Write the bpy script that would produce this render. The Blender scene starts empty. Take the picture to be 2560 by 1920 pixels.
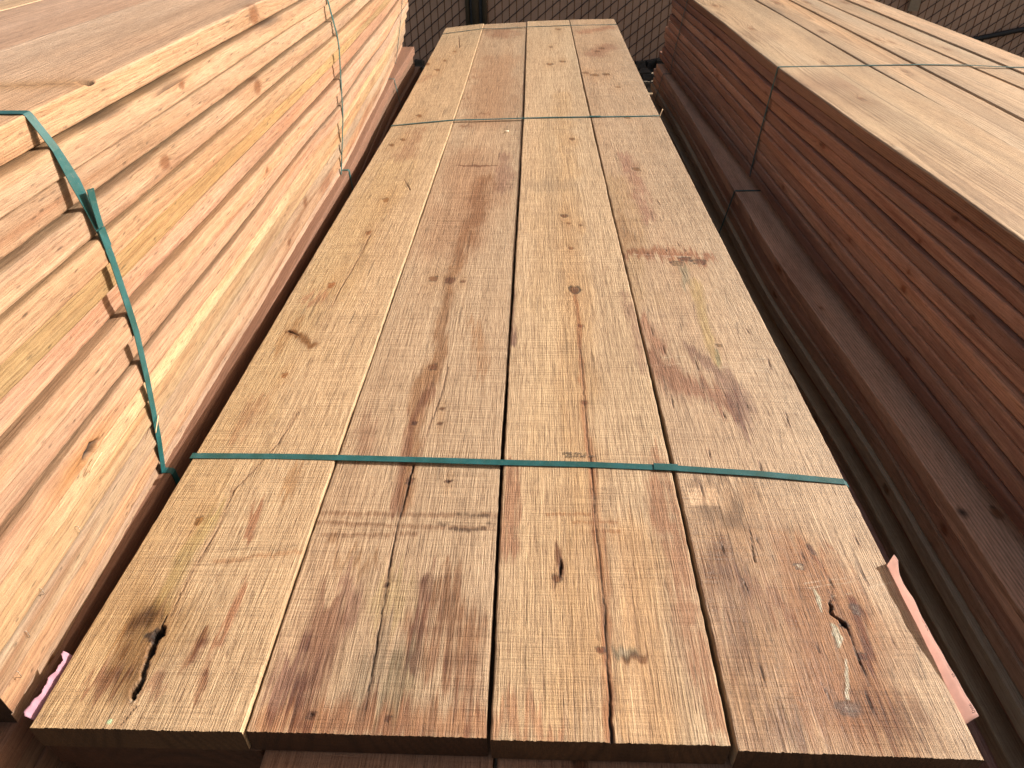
import bpy, math, random
import numpy as np
from mathutils import Matrix, Vector

# ---------------------------------------------------------------- camera, world, sun, exposure
sc = bpy.context.scene
COL = sc.collection
CAM_H = 0.824                     # camera above the top of the middle stack (z = 0)
F_PX, PW, PH = 1740.0, 2560.0, 1920.0
VP = (1349.0, -324.0)
ROLL = math.radians(0.8)
_d = np.array([VP[0]-PW/2, VP[1]-PH/2, F_PX]); _d /= np.linalg.norm(_d)
_p2 = np.array([VP[0]-PW/2+1000*math.cos(ROLL), VP[1]-PH/2-1000*math.sin(ROLL), F_PX])
_up = np.cross(_p2, _d); _up /= np.linalg.norm(_up)
if _up[1] > 0: _up = -_up
_x = np.cross(_d, _up)
if _x[0] < 0: _x = -_x
def at(px, py, z=0.0):
    """point of the level plane at height z seen at a pixel of the 2560x1920 photograph"""
    v = np.array([px-PW/2, py-PH/2, F_PX]); r = np.array([v@_x, v@_d, v@_up])
    p = r*((z-CAM_H)/r[2]); return float(p[0]), float(p[1])
cam = bpy.data.cameras.new('camera'); cam.sensor_width = 36.0; cam.lens = F_PX/PW*36.0
cam.clip_start = 0.02; cam.clip_end = 500
cam.dof.use_dof = True; cam.dof.focus_distance = 1.3; cam.dof.aperture_fstop = 14.0
camo = bpy.data.objects.new('camera', cam); COL.objects.link(camo)
M = Matrix(((_x[0], -_x[1], -_x[2]), (_d[0], -_d[1], -_d[2]), (_up[0], -_up[1], -_up[2])))
camo.matrix_world = Matrix.Translation((0, 0, CAM_H)) @ M.to_4x4()
sc.camera = camo

SUN = Vector((1.0, 0.46, 0.56)).normalized()
EL = math.asin(SUN.z)
world = bpy.data.worlds.new("World"); sc.world = world; world.use_nodes = True
wn = world.node_tree; wn.nodes.clear()
sky = wn.nodes.new('ShaderNodeTexSky'); sky.sky_type = 'NISHITA'; sky.sun_disc = False
sky.dust_density = 5.0; sky.ozone_density = 0.3; sky.sun_elevation = EL; sky.sun_rotation = math.atan2(SUN.x, SUN.y)
bg = wn.nodes.new('ShaderNodeBackground'); bg.inputs[1].default_value = 0.122
wo = wn.nodes.new('ShaderNodeOutputWorld')
wmul = wn.nodes.new('ShaderNodeMix'); wmul.data_type = 'RGBA'; wmul.blend_type = 'MULTIPLY'; wmul.inputs[0].default_value = 1.0
wmul.inputs[7].default_value = (1.0, 0.83, 0.66, 1)   # hazy, slightly warm daylight as the camera balanced it
wn.links.new(sky.outputs[0], wmul.inputs[6]); wn.links.new(wmul.outputs[2], bg.inputs[0]); wn.links.new(bg.outputs[0], wo.inputs[0])
sl = bpy.data.lights.new('sun', 'SUN'); sl.energy = 5.0; sl.angle = math.radians(0.5); sl.color = (1.0, 0.93, 0.84)
so = bpy.data.objects.new('sun', sl); COL.objects.link(so)
so.rotation_euler = (-SUN).to_track_quat('-Z', 'Y').to_euler()
sc.view_settings.view_transform = 'Standard'; sc.view_settings.look = 'None'
sc.view_settings.exposure = 0.44; sc.view_settings.gamma = 1.0
sc.render.engine = 'CYCLES'

GROUND = -0.776
rng = np.random.default_rng(7)
random.seed(7)

# ---------------------------------------------------------------- helpers
def tag(o, label=None, cat=None, group=None, kind=None):
    for k, v in (('label', label), ('category', cat), ('group', group), ('kind', kind)):
        if v: o[k] = v
    return o

def link(name, me, parent=None, mats=()):
    o = bpy.data.objects.new(name, me); COL.objects.link(o)
    for m in mats: me.materials.append(m)
    if parent: o.parent = parent
    return o

_lat = {}
def vn(x, y, seed=0):
    """smooth value noise in -1..1"""
    if seed not in _lat: _lat[seed] = np.random.default_rng(seed).uniform(-1, 1, (128, 128))
    L = _lat[seed]
    xi = np.floor(x).astype(int); yi = np.floor(y).astype(int)
    fx = x-xi; fy = y-yi; fx = fx*fx*(3-2*fx); fy = fy*fy*(3-2*fy)
    a = L[xi % 128, yi % 128]; b = L[(xi+1) % 128, yi % 128]
    c = L[xi % 128, (yi+1) % 128]; d = L[(xi+1) % 128, (yi+1) % 128]
    return (a*(1-fx)+b*fx)*(1-fy)+(c*(1-fx)+d*fx)*fy
def fbm(x, y, seed=0, n=4, g=0.5):
    s = 0; a = 1.0; t = 0
    for k in range(n):
        s = s+a*vn(x*2**k+17.3*k, y*2**k+5.1*k, seed+k); t += a; a *= g
    return s/t

class NB:
    """tiny node builder"""
    def __init__(s, name):
        s.m = bpy.data.materials.new(name); s.m.use_nodes = True
        s.t = s.m.node_tree; s.t.nodes.clear()
        s.out = s.t.nodes.new('ShaderNodeOutputMaterial')
    def n(s, typ, **kw):
        nd = s.t.nodes.new(typ)
        for k, v in kw.items(): setattr(nd, k, v)
        return nd
    def l(s, a, b): s.t.links.new(a, b)
    def val(s, sock, v):
        if isinstance(v, (int, float, tuple, list)): sock.default_value = v
        else: s.l(v, sock)
    def math(s, op, a, b=0.0, c=0.0, clamp=False):
        nd = s.n('ShaderNodeMath', operation=op, use_clamp=clamp)
        s.val(nd.inputs[0], a); s.val(nd.inputs[1], b); s.val(nd.inputs[2], c)
        return nd.outputs[0]
    def mix(s, f, a, b, blend='MIX'):
        nd = s.n('ShaderNodeMix', data_type='RGBA', blend_type=blend)
        s.val(nd.inputs[0], f); s.val(nd.inputs[6], a); s.val(nd.inputs[7], b)
        return nd.outputs[2]
    def noise(s, vec, scale=1.0, detail=2.0, rough=0.5):
        nd = s.n('ShaderNodeTexNoise'); nd.inputs['Scale'].default_value = scale
        nd.inputs['Detail'].default_value = detail; nd.inputs['Roughness'].default_value = rough
        s.l(vec, nd.inputs['Vector']); return nd.outputs[0]
    def vmul(s, vec, v):
        nd = s.n('ShaderNodeVectorMath', operation='MULTIPLY'); s.l(vec, nd.inputs[0]); nd.inputs[1].default_value = v
        return nd.outputs[0]
    def ramp(s, f, a, b, lo=0.0, hi=1.0):
        nd = s.n('ShaderNodeMapRange'); s.val(nd.inputs[0], f)
        for i, v in enumerate((a, b, lo, hi)): nd.inputs[i+1].default_value = v
        return nd.outputs[0]

# ---------------------------------------------------------------- wood
def wood_material(name, saw=1.0, ring=0.5, fiber=1.0, fleck=0.5, grit=1.0, rough=0.62, spec=0.35, bump=1.0):
    b = NB(name)
    bc = b.n('ShaderNodeAttribute', attribute_name='bc').outputs['Vector']
    tint = b.n('ShaderNodeAttribute', attribute_name='tint').outputs['Color']
    rr = b.n('ShaderNodeAttribute', attribute_name='ring').outputs['Fac']
    mk = b.n('ShaderNodeAttribute', attribute_name='mask').outputs['Vector']
    sep = b.n('ShaderNodeSeparateXYZ'); b.l(mk, sep.inputs[0])
    dark, gloss, pale = sep.outputs
    fine = b.noise(b.vmul(bc, (640, 24, 640)), detail=3, rough=0.6)
    med = b.noise(b.vmul(bc, (170, 5.5, 170)), detail=3, rough=0.55)
    big = b.noise(b.vmul(bc, (22, 1.1, 22)), detail=2)
    sawn = b.noise(b.vmul(bc, (7, 240, 7)), detail=2.5, rough=0.65)
    sawb = b.noise(b.vmul(bc, (3, 42, 3)), detail=2)
    patch = b.ramp(b.noise(b.vmul(bc, (9, 5, 9)), detail=2), .38, .62, .25, 1.25)
    sawn = b.math('ADD', .5, b.math('MULTIPLY', b.math('SUBTRACT', sawn, .5), patch))
    grain = b.noise(b.vmul(bc, (1500, 650, 1500)), detail=1)
    fl = b.noise(b.vmul(bc, (420, 34, 420)), detail=1)
    fl2 = b.noise(b.vmul(bc, (900, 75, 900)), detail=1)
    # growth rings: sharp late-wood line at the end of each ring
    ph = b.math('ADD', b.math('MULTIPLY', rr, 1.0), b.math('MULTIPLY', b.math('SUBTRACT', med, 0.5), 0.55))
    fr = b.math('FRACT', ph)
    late = b.math('MULTIPLY', b.math('POWER', fr, 2.2), b.ramp(fr, 0.90, 1.0, 1.0, 0.0))
    # value modulation
    v = b.math('ADD', 1.0, b.math('MULTIPLY', b.math('SUBTRACT', fine, 0.5), 1.6*fiber))
    v = b.math('ADD', v, b.math('MULTIPLY', b.math('SUBTRACT', med, 0.5), 0.75*fiber))
    v = b.math('ADD', v, b.math('MULTIPLY', b.math('SUBTRACT', sawn, 0.5), 0.56*saw))
    v = b.math('ADD', v, b.math('MULTIPLY', b.math('SUBTRACT', sawb, 0.5), 0.22*saw))
    v = b.math('ADD', v, b.math('MULTIPLY', b.math('SUBTRACT', grain, 0.5), 0.80*grit))
    v = b.math('ADD', v, b.math('MULTIPLY', b.math('SUBTRACT', big, 0.5), 0.35))
    v = b.math('SUBTRACT', v, b.math('MULTIPLY', late, 0.55*ring))
    v = b.math('SUBTRACT', v, b.math('MULTIPLY', b.ramp(fl2, .60, .74), 0.45*fleck))
    v = b.math('ADD', v, b.math('MULTIPLY', b.ramp(fl2, .38, .26), 0.30*fleck))
    v = b.math('MAXIMUM', v, 0.12)
    vc = b.n('ShaderNodeCombineXYZ')
    # darker wood is redder: blue and green fall faster than red
    b.l(b.math('POWER', v, 0.88), vc.inputs[0]); b.l(v, vc.inputs[1]); b.l(b.math('POWER', v, 1.08), vc.inputs[2])
    col = b.mix(1.0, tint, vc.outputs[0], 'MULTIPLY')
    flm = b.math('MULTIPLY', b.ramp(fl, 0.64, 0.74, 0.0, 1.0), fleck)
    col = b.mix(flm, col, (0.11, 0.050, 0.026, 1))
    col = b.mix(dark, col, (0.012, 0.007, 0.005, 1))
    col = b.mix(b.math('MULTIPLY', pale, b.ramp(grain, 0.3, 0.7, 0.5, 1.0)), col, (0.62, 0.55, 0.42, 1))
    p = b.n('ShaderNodeBsdfPrincipled'); b.l(col, p.inputs['Base Color'])
    rg = b.math('SUBTRACT', b.math('ADD', rough, b.math('MULTIPLY', b.math('SUBTRACT', fine, 0.5), 0.3)), b.math('MULTIPLY', gloss, 0.38))
    b.l(rg, p.inputs['Roughness']); p.inputs['Specular IOR Level'].default_value = spec
    h = b.math('ADD', b.math('MULTIPLY', fine, 1.2*fiber), b.math('MULTIPLY', sawn, 0.75*saw))
    h = b.math('ADD', h, b.math('MULTIPLY', grain, 0.35*grit))
    h = b.math('ADD', h, b.math('MULTIPLY', med, 1.1*fiber))
    h = b.math('ADD', h, b.math('MULTIPLY', sawb, 0.4*saw))
    h = b.math('SUBTRACT', h, b.math('MULTIPLY', late, 0.4*ring))
    h = b.math('SUBTRACT', h, b.math('MULTIPLY', flm, 0.5))
    bp = b.n('ShaderNodeBump'); bp.inputs['Strength'].default_value = 0.85; bp.inputs['Distance'].default_value = 0.0019*bump
    b.l(h, bp.inputs['Height']); b.l(bp.outputs[0], p.inputs['Normal'])
    b.l(p.outputs[0], b.out.inputs[0])
    return b.m

W_CENTRE = wood_material('rough_sawn_wood', saw=1.2, ring=0.45, fiber=1.0, fleck=0.55)
W_EDGE = wood_material('sawn_edge_wood', saw=0.35, ring=0.45, fiber=0.72, fleck=0.35, grit=0.8, rough=0.66, bump=0.8)
W_SMOOTH = wood_material('planed_wood', saw=0.3, ring=1.0, fiber=0.8, fleck=0.3, grit=0.5, rough=0.5, spec=0.45, bump=0.5)

def axis_density(y0, y1, fn):
    ys = [y0]
    while ys[-1] < y1: ys.append(ys[-1]+fn(ys[-1]))
    ys = np.array(ys); ys = y0+(ys-y0)*(y1-y0)/(ys[-1]-y0)
    return ys

_seed = [100]
FACES = []
def board(name, sts, thick, ys, n_top=24, n_side=(4, 4), tint=(0.4, 0.26, 0.14), mat=None, r=0.0018,
          pith=None, ringf=230.0, wob=0.0012, edge=0.0012, feat=None, var=0.12, knots=(), endjit=0.0012):
    """sts: list of (y, xl, xr, zl, zr) for the top corners. knots: (face, along, across, radius) on 'top','left','right'"""
    _seed[0] += 11; sd = _seed[0]
    S = np.array(sts, float); nY = len(ys)
    def smooth(col):
        # smooth interpolation through stations
        t = S[:, 0]; v = S[:, col]
        if len(t) < 3: return np.interp(ys, t, v)
        i = np.clip(np.searchsorted(t, ys)-1, 0, len(t)-2); u = (ys-t[i])/(t[i+1]-t[i]); u = np.clip(u, 0, 1)
        m = np.gradient(v, t); h = t[i+1]-t[i]
        return ((2*u**3-3*u**2+1)*v[i]+(u**3-2*u**2+u)*h*m[i]+(-2*u**3+3*u**2)*v[i+1]+(u**3-u**2)*h*m[i+1])
    XL, XR, ZL, ZR = [smooth(k) for k in (1, 2, 3, 4)]
    width = float(np.mean(XR-XL))
    # profile (a across 0..1, b down in metres)
    c = [0, r*0.25/width, r/width]
    a = np.concatenate([[0, r*0.3/width, r/width], np.linspace(r/width, 1-r/width, n_top)[1:-1], [1-r/width, 1-r*0.3/width, 1]])
    na = len(a)
    dd = np.minimum(a, 1-a)*width
    bt = np.where(dd < r, r-np.sqrt(np.maximum(0, r*r-(r-dd)**2)), 0)
    sR = np.linspace(r, thick-r, n_side[1]+1)[1:-1]; sL = np.linspace(r, thick-r, n_side[0]+1)[1:-1]
    A = np.concatenate([a, np.ones(len(sR)), a[::-1], np.zeros(len(sL))])
    Bd = np.concatenate([bt, sR, thick-bt[::-1], sL[::-1]])
    face = np.concatenate([np.zeros(na), np.full(len(sR), 1), np.full(na, 2), np.full(len(sL), 3)])
    nP = len(A)
    AA, YY = np.meshgrid(A, ys); BB = np.tile(Bd, (nY, 1))
    x = XL[:, None]+(XR-XL)[:, None]*AA
    z = ZL[:, None]+(ZR-ZL)[:, None]*AA-BB
    y = YY.copy()
    u = AA*width; topm = np.clip(1-BB/max(r*1.5, 1e-4), 0, 1)
    sidem = np.clip(np.minimum(BB, thick-BB)/(r*2), 0, 1)*((AA < 1e-6)-(AA > 1-1e-6)*1.0)*-1
    # wood space
    px, pz = pith if pith else (rng.uniform(0.1, 0.9)*width, rng.uniform(-0.02, 0.16))
    dx = u-(px+0.018*vn(YY*0.55, YY*0+1, sd)+0.006*vn(YY*2.1, YY*0+4, sd)); dz = BB+pz+0.02*vn(YY*0.4, YY*0+9, sd)
    rad = np.sqrt(dx*dx+dz*dz)+0.0022*fbm(u*20, YY*1.6, sd+1, 3)
    dark = np.zeros_like(x); gloss = np.zeros_like(x); pale = np.zeros_like(x); disp = np.zeros_like(x)
    T = np.ones(x.shape+(3,))*np.array(tint)
    lo = fbm(u*9+BB*9, YY*0.9, sd+2, 4, 0.6); lo2 = fbm(u*30+BB*30, YY*2.3, sd+3, 3)
    T *= (1+var*1.6*lo+var*0.7*lo2)[..., None]
    warm = fbm(u*7+BB*11, YY*0.7+3, sd+4, 3)
    T *= 1+np.stack([warm*0.02, -warm*0.07*var/0.12, -warm*0.16*var/0.12], -1)
    for k in knots:
        fc, ky, kc, kr = k[:4]
        if fc == 'top': m = topm; cc = u-kc
        elif fc == 'right': m = (AA > 0.5)*np.clip(1-(1-AA)*width/0.02, 0, 1); cc = BB-kc+(1-AA)*width*1.5
        else: m = (AA < 0.5)*np.clip(1-AA*width/0.02, 0, 1); cc = BB-kc+AA*width*1.5
        dY = (YY-ky)
        q = np.sqrt((cc/kr)**2+(dY/(kr*1.7))**2)
        qq = np.sqrt((cc/kr)**2+(dY/(kr*4.5))**2)
        rad += m*kr*1.3*np.exp(-qq**1.3*0.9)
        kn = m*np.clip(1.15-q, 0, 1)/0.5; kn = np.clip(kn, 0, 1)
        T *= 1-kn[..., None]*np.array([0.42, 0.58, 0.68])
        rim = m*np.exp(-((q-1.0)/0.16)**2)*np.clip(0.5+1.3*vn(cc/kr*1.3+7, dY/kr*1.1, sd+6), 0, 1)
        dark = np.maximum(dark, rim*0.75*(k[4] if len(k) > 4 else 1.0))
        halo = m*np.exp(-(qq/1.6)**2)
        T *= 1-halo[..., None]*np.array([0.06, 0.13, 0.20])
        disp -= rim*0.0006
    G = dict(x=x, y=y, z=z, u=u, b=BB, a=AA, T=T, dark=dark, gloss=gloss, pale=pale, disp=disp, rad=rad, topm=topm, width=width, sd=sd)
    if feat: feat(G)
    T, dark, gloss, pale, disp, rad = [G[k] for k in ('T', 'dark', 'gloss', 'pale', 'disp', 'rad')]
    # roughness of the surfaces and wandering edges
    z = z+topm*(disp+wob*0.35*fbm(u*14, YY*3, sd+7, 3))
    en = edge*fbm(YY*4+AA*40, BB*8, sd+8, 4)+edge*0.35*vn(YY*60+AA*31, BB*50, sd+9)
    nearside = np.exp(-np.minimum(AA, 1-AA)*width/0.004)*np.sign(AA-0.5)
    x = x+nearside*en+sidem*wob*0.3*fbm(YY*7, BB*60, sd+10, 3)
    side_d = np.where(AA > 0.5, 1.0, -1.0)*np.clip(1-topm, 0, 1)*((AA < 1e-6)|(AA > 1-1e-6))
    x = x+side_d*disp
    # slightly ragged saw-cut ends
    jit = endjit*(0.35*fbm(u*25, AA*0, sd+11, 2)+0.9*np.minimum(0, vn(u*420, AA*0+3, sd+12)+0.45)+0.25*vn(u*900, AA*0, sd+14))
    y[0] = y[0]-jit[0]*np.clip(1-BB[0]/0.012, 0, 1)*1.0
    y[-1] = y[-1]+jit[-1]
    V = np.stack([x, y, z], -1).reshape(-1, 3)
    cols = dict(bc=np.stack([u+sd*0.137, YY, BB+sd*0.071], -1).reshape(-1, 3), T=T.reshape(-1, 3), R=(rad*ringf).reshape(-1),
                K=np.stack([dark, gloss, pale], -1).reshape(-1, 3))
    i, j = np.meshgrid(np.arange(nY-1), np.arange(nP), indexing='ij')
    j2 = (j+1) % nP
    quads = np.stack([i*nP+j, (i+1)*nP+j, (i+1)*nP+j2, i*nP+j2], -1).reshape(-1, 4)
    # winding: outward normal up on the top face needs (j, j+1) order swapped
    quads = quads[:, ::-1]
    # end caps as grids
    nv = nY*nP; parts = [quads]; Vs = [V]; att = {k: [v] for k, v in cols.items()}
    rows = 7
    for end in (0, nY-1):
        ti = end*nP+np.arange(na); bi = end*nP+na+len(sR)+np.arange(na)[::-1]
        w = np.linspace(0, 1, rows)[:, None, None]
        w1 = w.copy()
        Vt = V[ti][None]*(1-w)+V[bi][None]*w
        Vt[1:, :, 1] = np.where(end == 0, np.maximum(Vt[1:, :, 1], V[ti][None, :, 1]*0+ys[end]-0.0003), np.minimum(Vt[1:, :, 1], ys[end]+0.0003))
        bb = np.tile((np.linspace(0, 1, rows)*thick)[:, None], (1, na)); uu = np.tile((a*width)[None], (rows, 1))
        rd = np.sqrt((uu-px)**2+(bb+pz)**2)
        Tt = T.reshape(-1, 3)[ti][None].mean(1, keepdims=True)*np.ones((rows, na, 3))*0.24*np.array([1.0, 0.70, 0.50])
        Tt *= (1-0.35*np.maximum(0, np.sin(rd*ringf*6.28*0.4))[..., None]+0.2*fbm(uu*60, bb*60, sd+13, 3)[..., None])
        Vs.append(Vt.reshape(-1, 3)); att['bc'].append(np.stack([uu+sd*.137+3, bb*0+end, bb], -1).reshape(-1, 3)*1.0)
        att['T'].append(Tt.reshape(-1, 3)); att['R'].append((rd*ringf).reshape(-1)*0.4); att['K'].append(np.zeros((rows*na, 3)))
        ii, jj = np.meshgrid(np.arange(rows-1), np.arange(na-1), indexing='ij')
        q = nv+np.stack([ii*na+jj, (ii+1)*na+jj, (ii+1)*na+jj+1, ii*na+jj+1], -1).reshape(-1, 4)
        if end: q = q[:, ::-1]
        parts.append(q); nv += rows*na
    V = np.concatenate(Vs); Q = np.concatenate(parts)
    org = np.array([float(S[0, 1]+S[0, 2])/2, float(S[0, 0]), float(S[0, 3]+S[0, 4])/2-thick])
    me = bpy.data.meshes.new(name)
    me.vertices.add(len(V)); me.vertices.foreach_set('co', (V-org).astype(np.float32).ravel())
    me.loops.add(Q.size); me.loops.foreach_set('vertex_index', Q.astype(np.int32).ravel())
    me.polygons.add(len(Q)); me.polygons.foreach_set('loop_start', np.arange(0, Q.size, 4, dtype=np.int32))
    me.polygons.foreach_set('loop_total', np.full(len(Q), 4, np.int32))
    me.polygons.foreach_set('use_smooth', np.ones(len(Q), bool))
    for nm, ty, key, k in (('bc', 'FLOAT_VECTOR', 'bc', 'vector'), ('mask', 'FLOAT_VECTOR', 'K', 'vector'), ('ring', 'FLOAT', 'R', 'value')):
        at_ = me.attributes.new(nm, ty, 'POINT'); at_.data.foreach_set(k, np.concatenate(att[key]).astype(np.float32).ravel())
    ca = me.attributes.new('tint', 'FLOAT_COLOR', 'POINT')
    cc = np.concatenate(att['T']); ca.data.foreach_set('color', np.concatenate([np.clip(cc, 0, 1), np.ones((len(cc), 1))], 1).astype(np.float32).ravel())
    me.update(); me.validate()
    o = link(name, me, mats=[mat or W_EDGE]); o.location = org
    FACES.append((ys, XL, XR, ZL, thick)); return o

# ---------------------------------------------------------------- feature painting for the middle boards (plan coordinates)
D = 1.15731   # the pictures I measured were 2212 wide
def P(dx, dy): return at(dx*D, dy*D, 0.0)
def seg_dist(X, Y, pts, sx=1.0, sy=1.0):
    best = np.full(X.shape, 1e9); tt = np.zeros(X.shape)
    L = 0
    for (a, b) in zip(pts[:-1], pts[1:]):
        ax, ay, bx, by = a[0]/sx, a[1]/sy, b[0]/sx, b[1]/sy
        vx, vy = bx-ax, by-ay; n = vx*vx+vy*vy+1e-12
        t = np.clip(((X/sx-ax)*vx+(Y/sy-ay)*vy)/n, 0, 1)
        d = np.hypot(X/sx-ax-t*vx, Y/sy-ay-t*vy)
        m = d < best; best = np.where(m, d, best); tt = np.where(m, L+t, tt); L += 1
    return best, tt/L
def crack(G, pts, w0, w1=None, depth=0.004, wob=0.0008, strength=1.0):
    X, Y = G['x'], G['y']; w1 = w0 if w1 is None else w1
    ws = w0 if isinstance(w0, (list, tuple)) else None
    X2 = X+wob*vn(Y*55, Y*0, G['sd']+31)+wob*0.6*vn(Y*190, Y*0, G['sd']+33)
    d, t = seg_dist(X2, Y, pts)
    w = np.interp(t, np.linspace(0, 1, len(ws)), ws) if ws else w0+(w1-w0)*t
    m = np.clip((w-d)/(0.0009)+0.5, 0, 1)*G['topm']
    m *= (w > 0.00012)
    G['dark'] = np.maximum(G['dark'], m*strength); G['disp'] -= m*np.minimum(depth, w*2.5)
    e = np.exp(-(np.maximum(0, d-w)/0.003)**2)*G['topm']
    G['T'] *= 1-0.22*e[..., None]*np.array([0.7, 1, 1.1])
def stain(G, pts, w, col=(0.5, 0.35, 0.4), s=1.0, streak=0.55, soft=0.9, yfade=0.02):
    """multiply stain of half width w (metres, or list along pts) with streaky borders"""
    X, Y = G['x'], G['y']
    X2 = X+w_(w)*0.6*vn(Y*9, X*30, G['sd']+41)+0.004*vn(Y*30, X*160, G['sd']+43)
    Y2 = Y+yfade*vn(X*170, Y*6, G['sd']+42)*2+yfade*0.6*vn(X*420, Y*9, G['sd']+44)
    d, t = seg_dist(X2, Y2, pts)
    ww = np.interp(t, np.linspace(0, 1, len(w)), w) if isinstance(w, (list, tuple)) else w
    m = np.clip(1-d/(ww*(1+soft)), 0, 1); m = m*m*(3-2*m)*1.3
    st = 0.5+0.5*vn(X*480, Y*22, G['sd']+45); st2 = 0.5+0.5*fbm(X*50, Y*26, G['sd']+46, 3)+0.18*vn(X*14, Y*95, G['sd']+47)
    m = np.clip(m*(1-streak+streak*2*st*np.maximum(st2, 0)*1.8), 0, 1)*s*G['topm']
    G['T'] *= 1-m[..., None]*(1-np.array(col))
def w_(w): return max(w) if isinstance(w, (list, tuple)) else w
def knot(G, c, rx, ry, ang=0.0, col=(0.45, 0.32, 0.26), rim=0.8, core=0.0, warp=1.0, pale=0.0):
    X, Y = G['x']-c[0], G['y']-c[1]
    ca, sa = math.cos(ang), math.sin(ang); U = (X*ca+Y*sa); Vv = (-X*sa+Y*ca)
    wv = 1+0.22*vn(np.arctan2(Vv/ry, U/rx)*1.6+5, U*0, G['sd']+51)
    q = np.sqrt((U/rx)**2+(Vv/ry)**2)/wv
    kn = np.clip((1.1-q)/0.35, 0, 1)*G['topm']
    G['T'] *= 1-kn[..., None]*(1-np.array(col))
    rg = np.sin(q*9)*0.12*kn; G['T'] *= (1-rg[..., None])
    rm = np.exp(-((q-1)/0.2)**2)*np.clip(0.45+1.2*vn(U/rx*1.5, Vv/ry*1.5+9, G['sd']+52), 0, 1)*rim*G['topm']
    G['dark'] = np.maximum(G['dark'], rm)
    if core: G['dark'] = np.maximum(G['dark'], core*np.clip((0.55-q)/0.2, 0, 1)*G['topm']); G['disp'] -= 0.003*core*np.clip((0.6-q)/0.3, 0, 1)
    if pale: G['pale'] = np.maximum(G['pale'], pale*np.clip((0.9-q)/0.3, 0, 1)*np.clip(0.4+vn(U*900, Vv*500, G['sd']+53), 0, 1))
    r0 = max(rx, ry)
    qq = np.sqrt((X/(r0*1.0))**2+(Y/(r0*4.0))**2)
    G['rad'] += warp*r0*1.1*np.exp(-qq**1.3)*G['topm']
    G['T'] *= 1-np.exp(-(qq/1.3)**2)[..., None]*np.array([0.04, 0.10, 0.17])*G['topm'][..., None]
    G['disp'] -= 0.0004*rm
def glossy(G, pts, w, pale=0.0, wet=1.0, col=None):
    X2 = G['x']+0.0014*vn(G['y']*120, G['x']*0, G['sd']+61)
    d, t = seg_dist(X2, G['y'], pts)
    ww = np.interp(t, np.linspace(0, 1, len(w)), w) if isinstance(w, (list, tuple)) else w
    m = np.clip((ww-d)/0.0012+0.4, 0, 1)*G['topm']
    G['gloss'] = np.maximum(G['gloss'], m*wet); G['pale'] = np.maximum(G['pale'], m*pale*np.clip(0.55+0.6*vn(G['x']*400, G['y']*260, G['sd']+62), 0, 1))
    if col is not None: G['T'] = G['T']*(1-m[..., None]*0.8)+np.array(col)*m[..., None]*0.8
    G['disp'] += m*0.0006
def scratch(G, a, b, w=0.0011, pale=0.35, dk=0.0):
    d, t = seg_dist(G['x'], G['y']+0.002*vn(G['x']*40, G['x']*0, G['sd']+71), [a, b])
    m = np.clip((w-d)/0.0008+0.5, 0, 1)*G['topm']*np.clip(0.6+0.8*vn(G['x']*120, G['y']*50, G['sd']+72), 0, 1)
    G['pale'] = np.maximum(G['pale'], m*pale); G['dark'] = np.maximum(G['dark'], m*dk)
def flecks(G, box, n, L=(0.006, 0.03), w=0.0007, s=0.6, seed=1, slant=0.0):
    r = np.random.default_rng(seed)
    x0, x1, y0, y1 = box
    for _ in range(n):
        cx, cy, l = r.uniform(x0, x1), r.uniform(y0, y1), r.uniform(*L)
        sl = slant*r.uniform(0.4, 1.4)*l
        rows = np.where((G['y'][:, 0] > cy-l) & (G['y'][:, 0] < cy+l))[0]
        if len(rows) < 1: continue
        sli = slice(rows[0], rows[-1]+1)
        X = G['x'][sli]; Y = G['y'][sli]
        t = (Y-cy)/l; d = np.abs(X-cx-sl*t)
        ww = w*r.uniform(0.6, 1.5)*np.sqrt(np.maximum(0, 1-t*t))
        m = np.clip((ww-d)/0.0008+0.45, 0, 1)*(np.abs(t) < 1)*G['topm'][sli]*s*r.uniform(0.5, 1)
        G['dark'][sli] = np.maximum(G['dark'][sli], m)

PURP = (0.58, 0.44, 0.42); BRN = (0.55, 0.38, 0.27); ORG = (0.82, 0.52, 0.33); GRY = (0.52, 0.55, 0.56); YEL = (1.0, 0.96, 0.80); OLV = (0.82, 0.86, 0.66)

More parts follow.
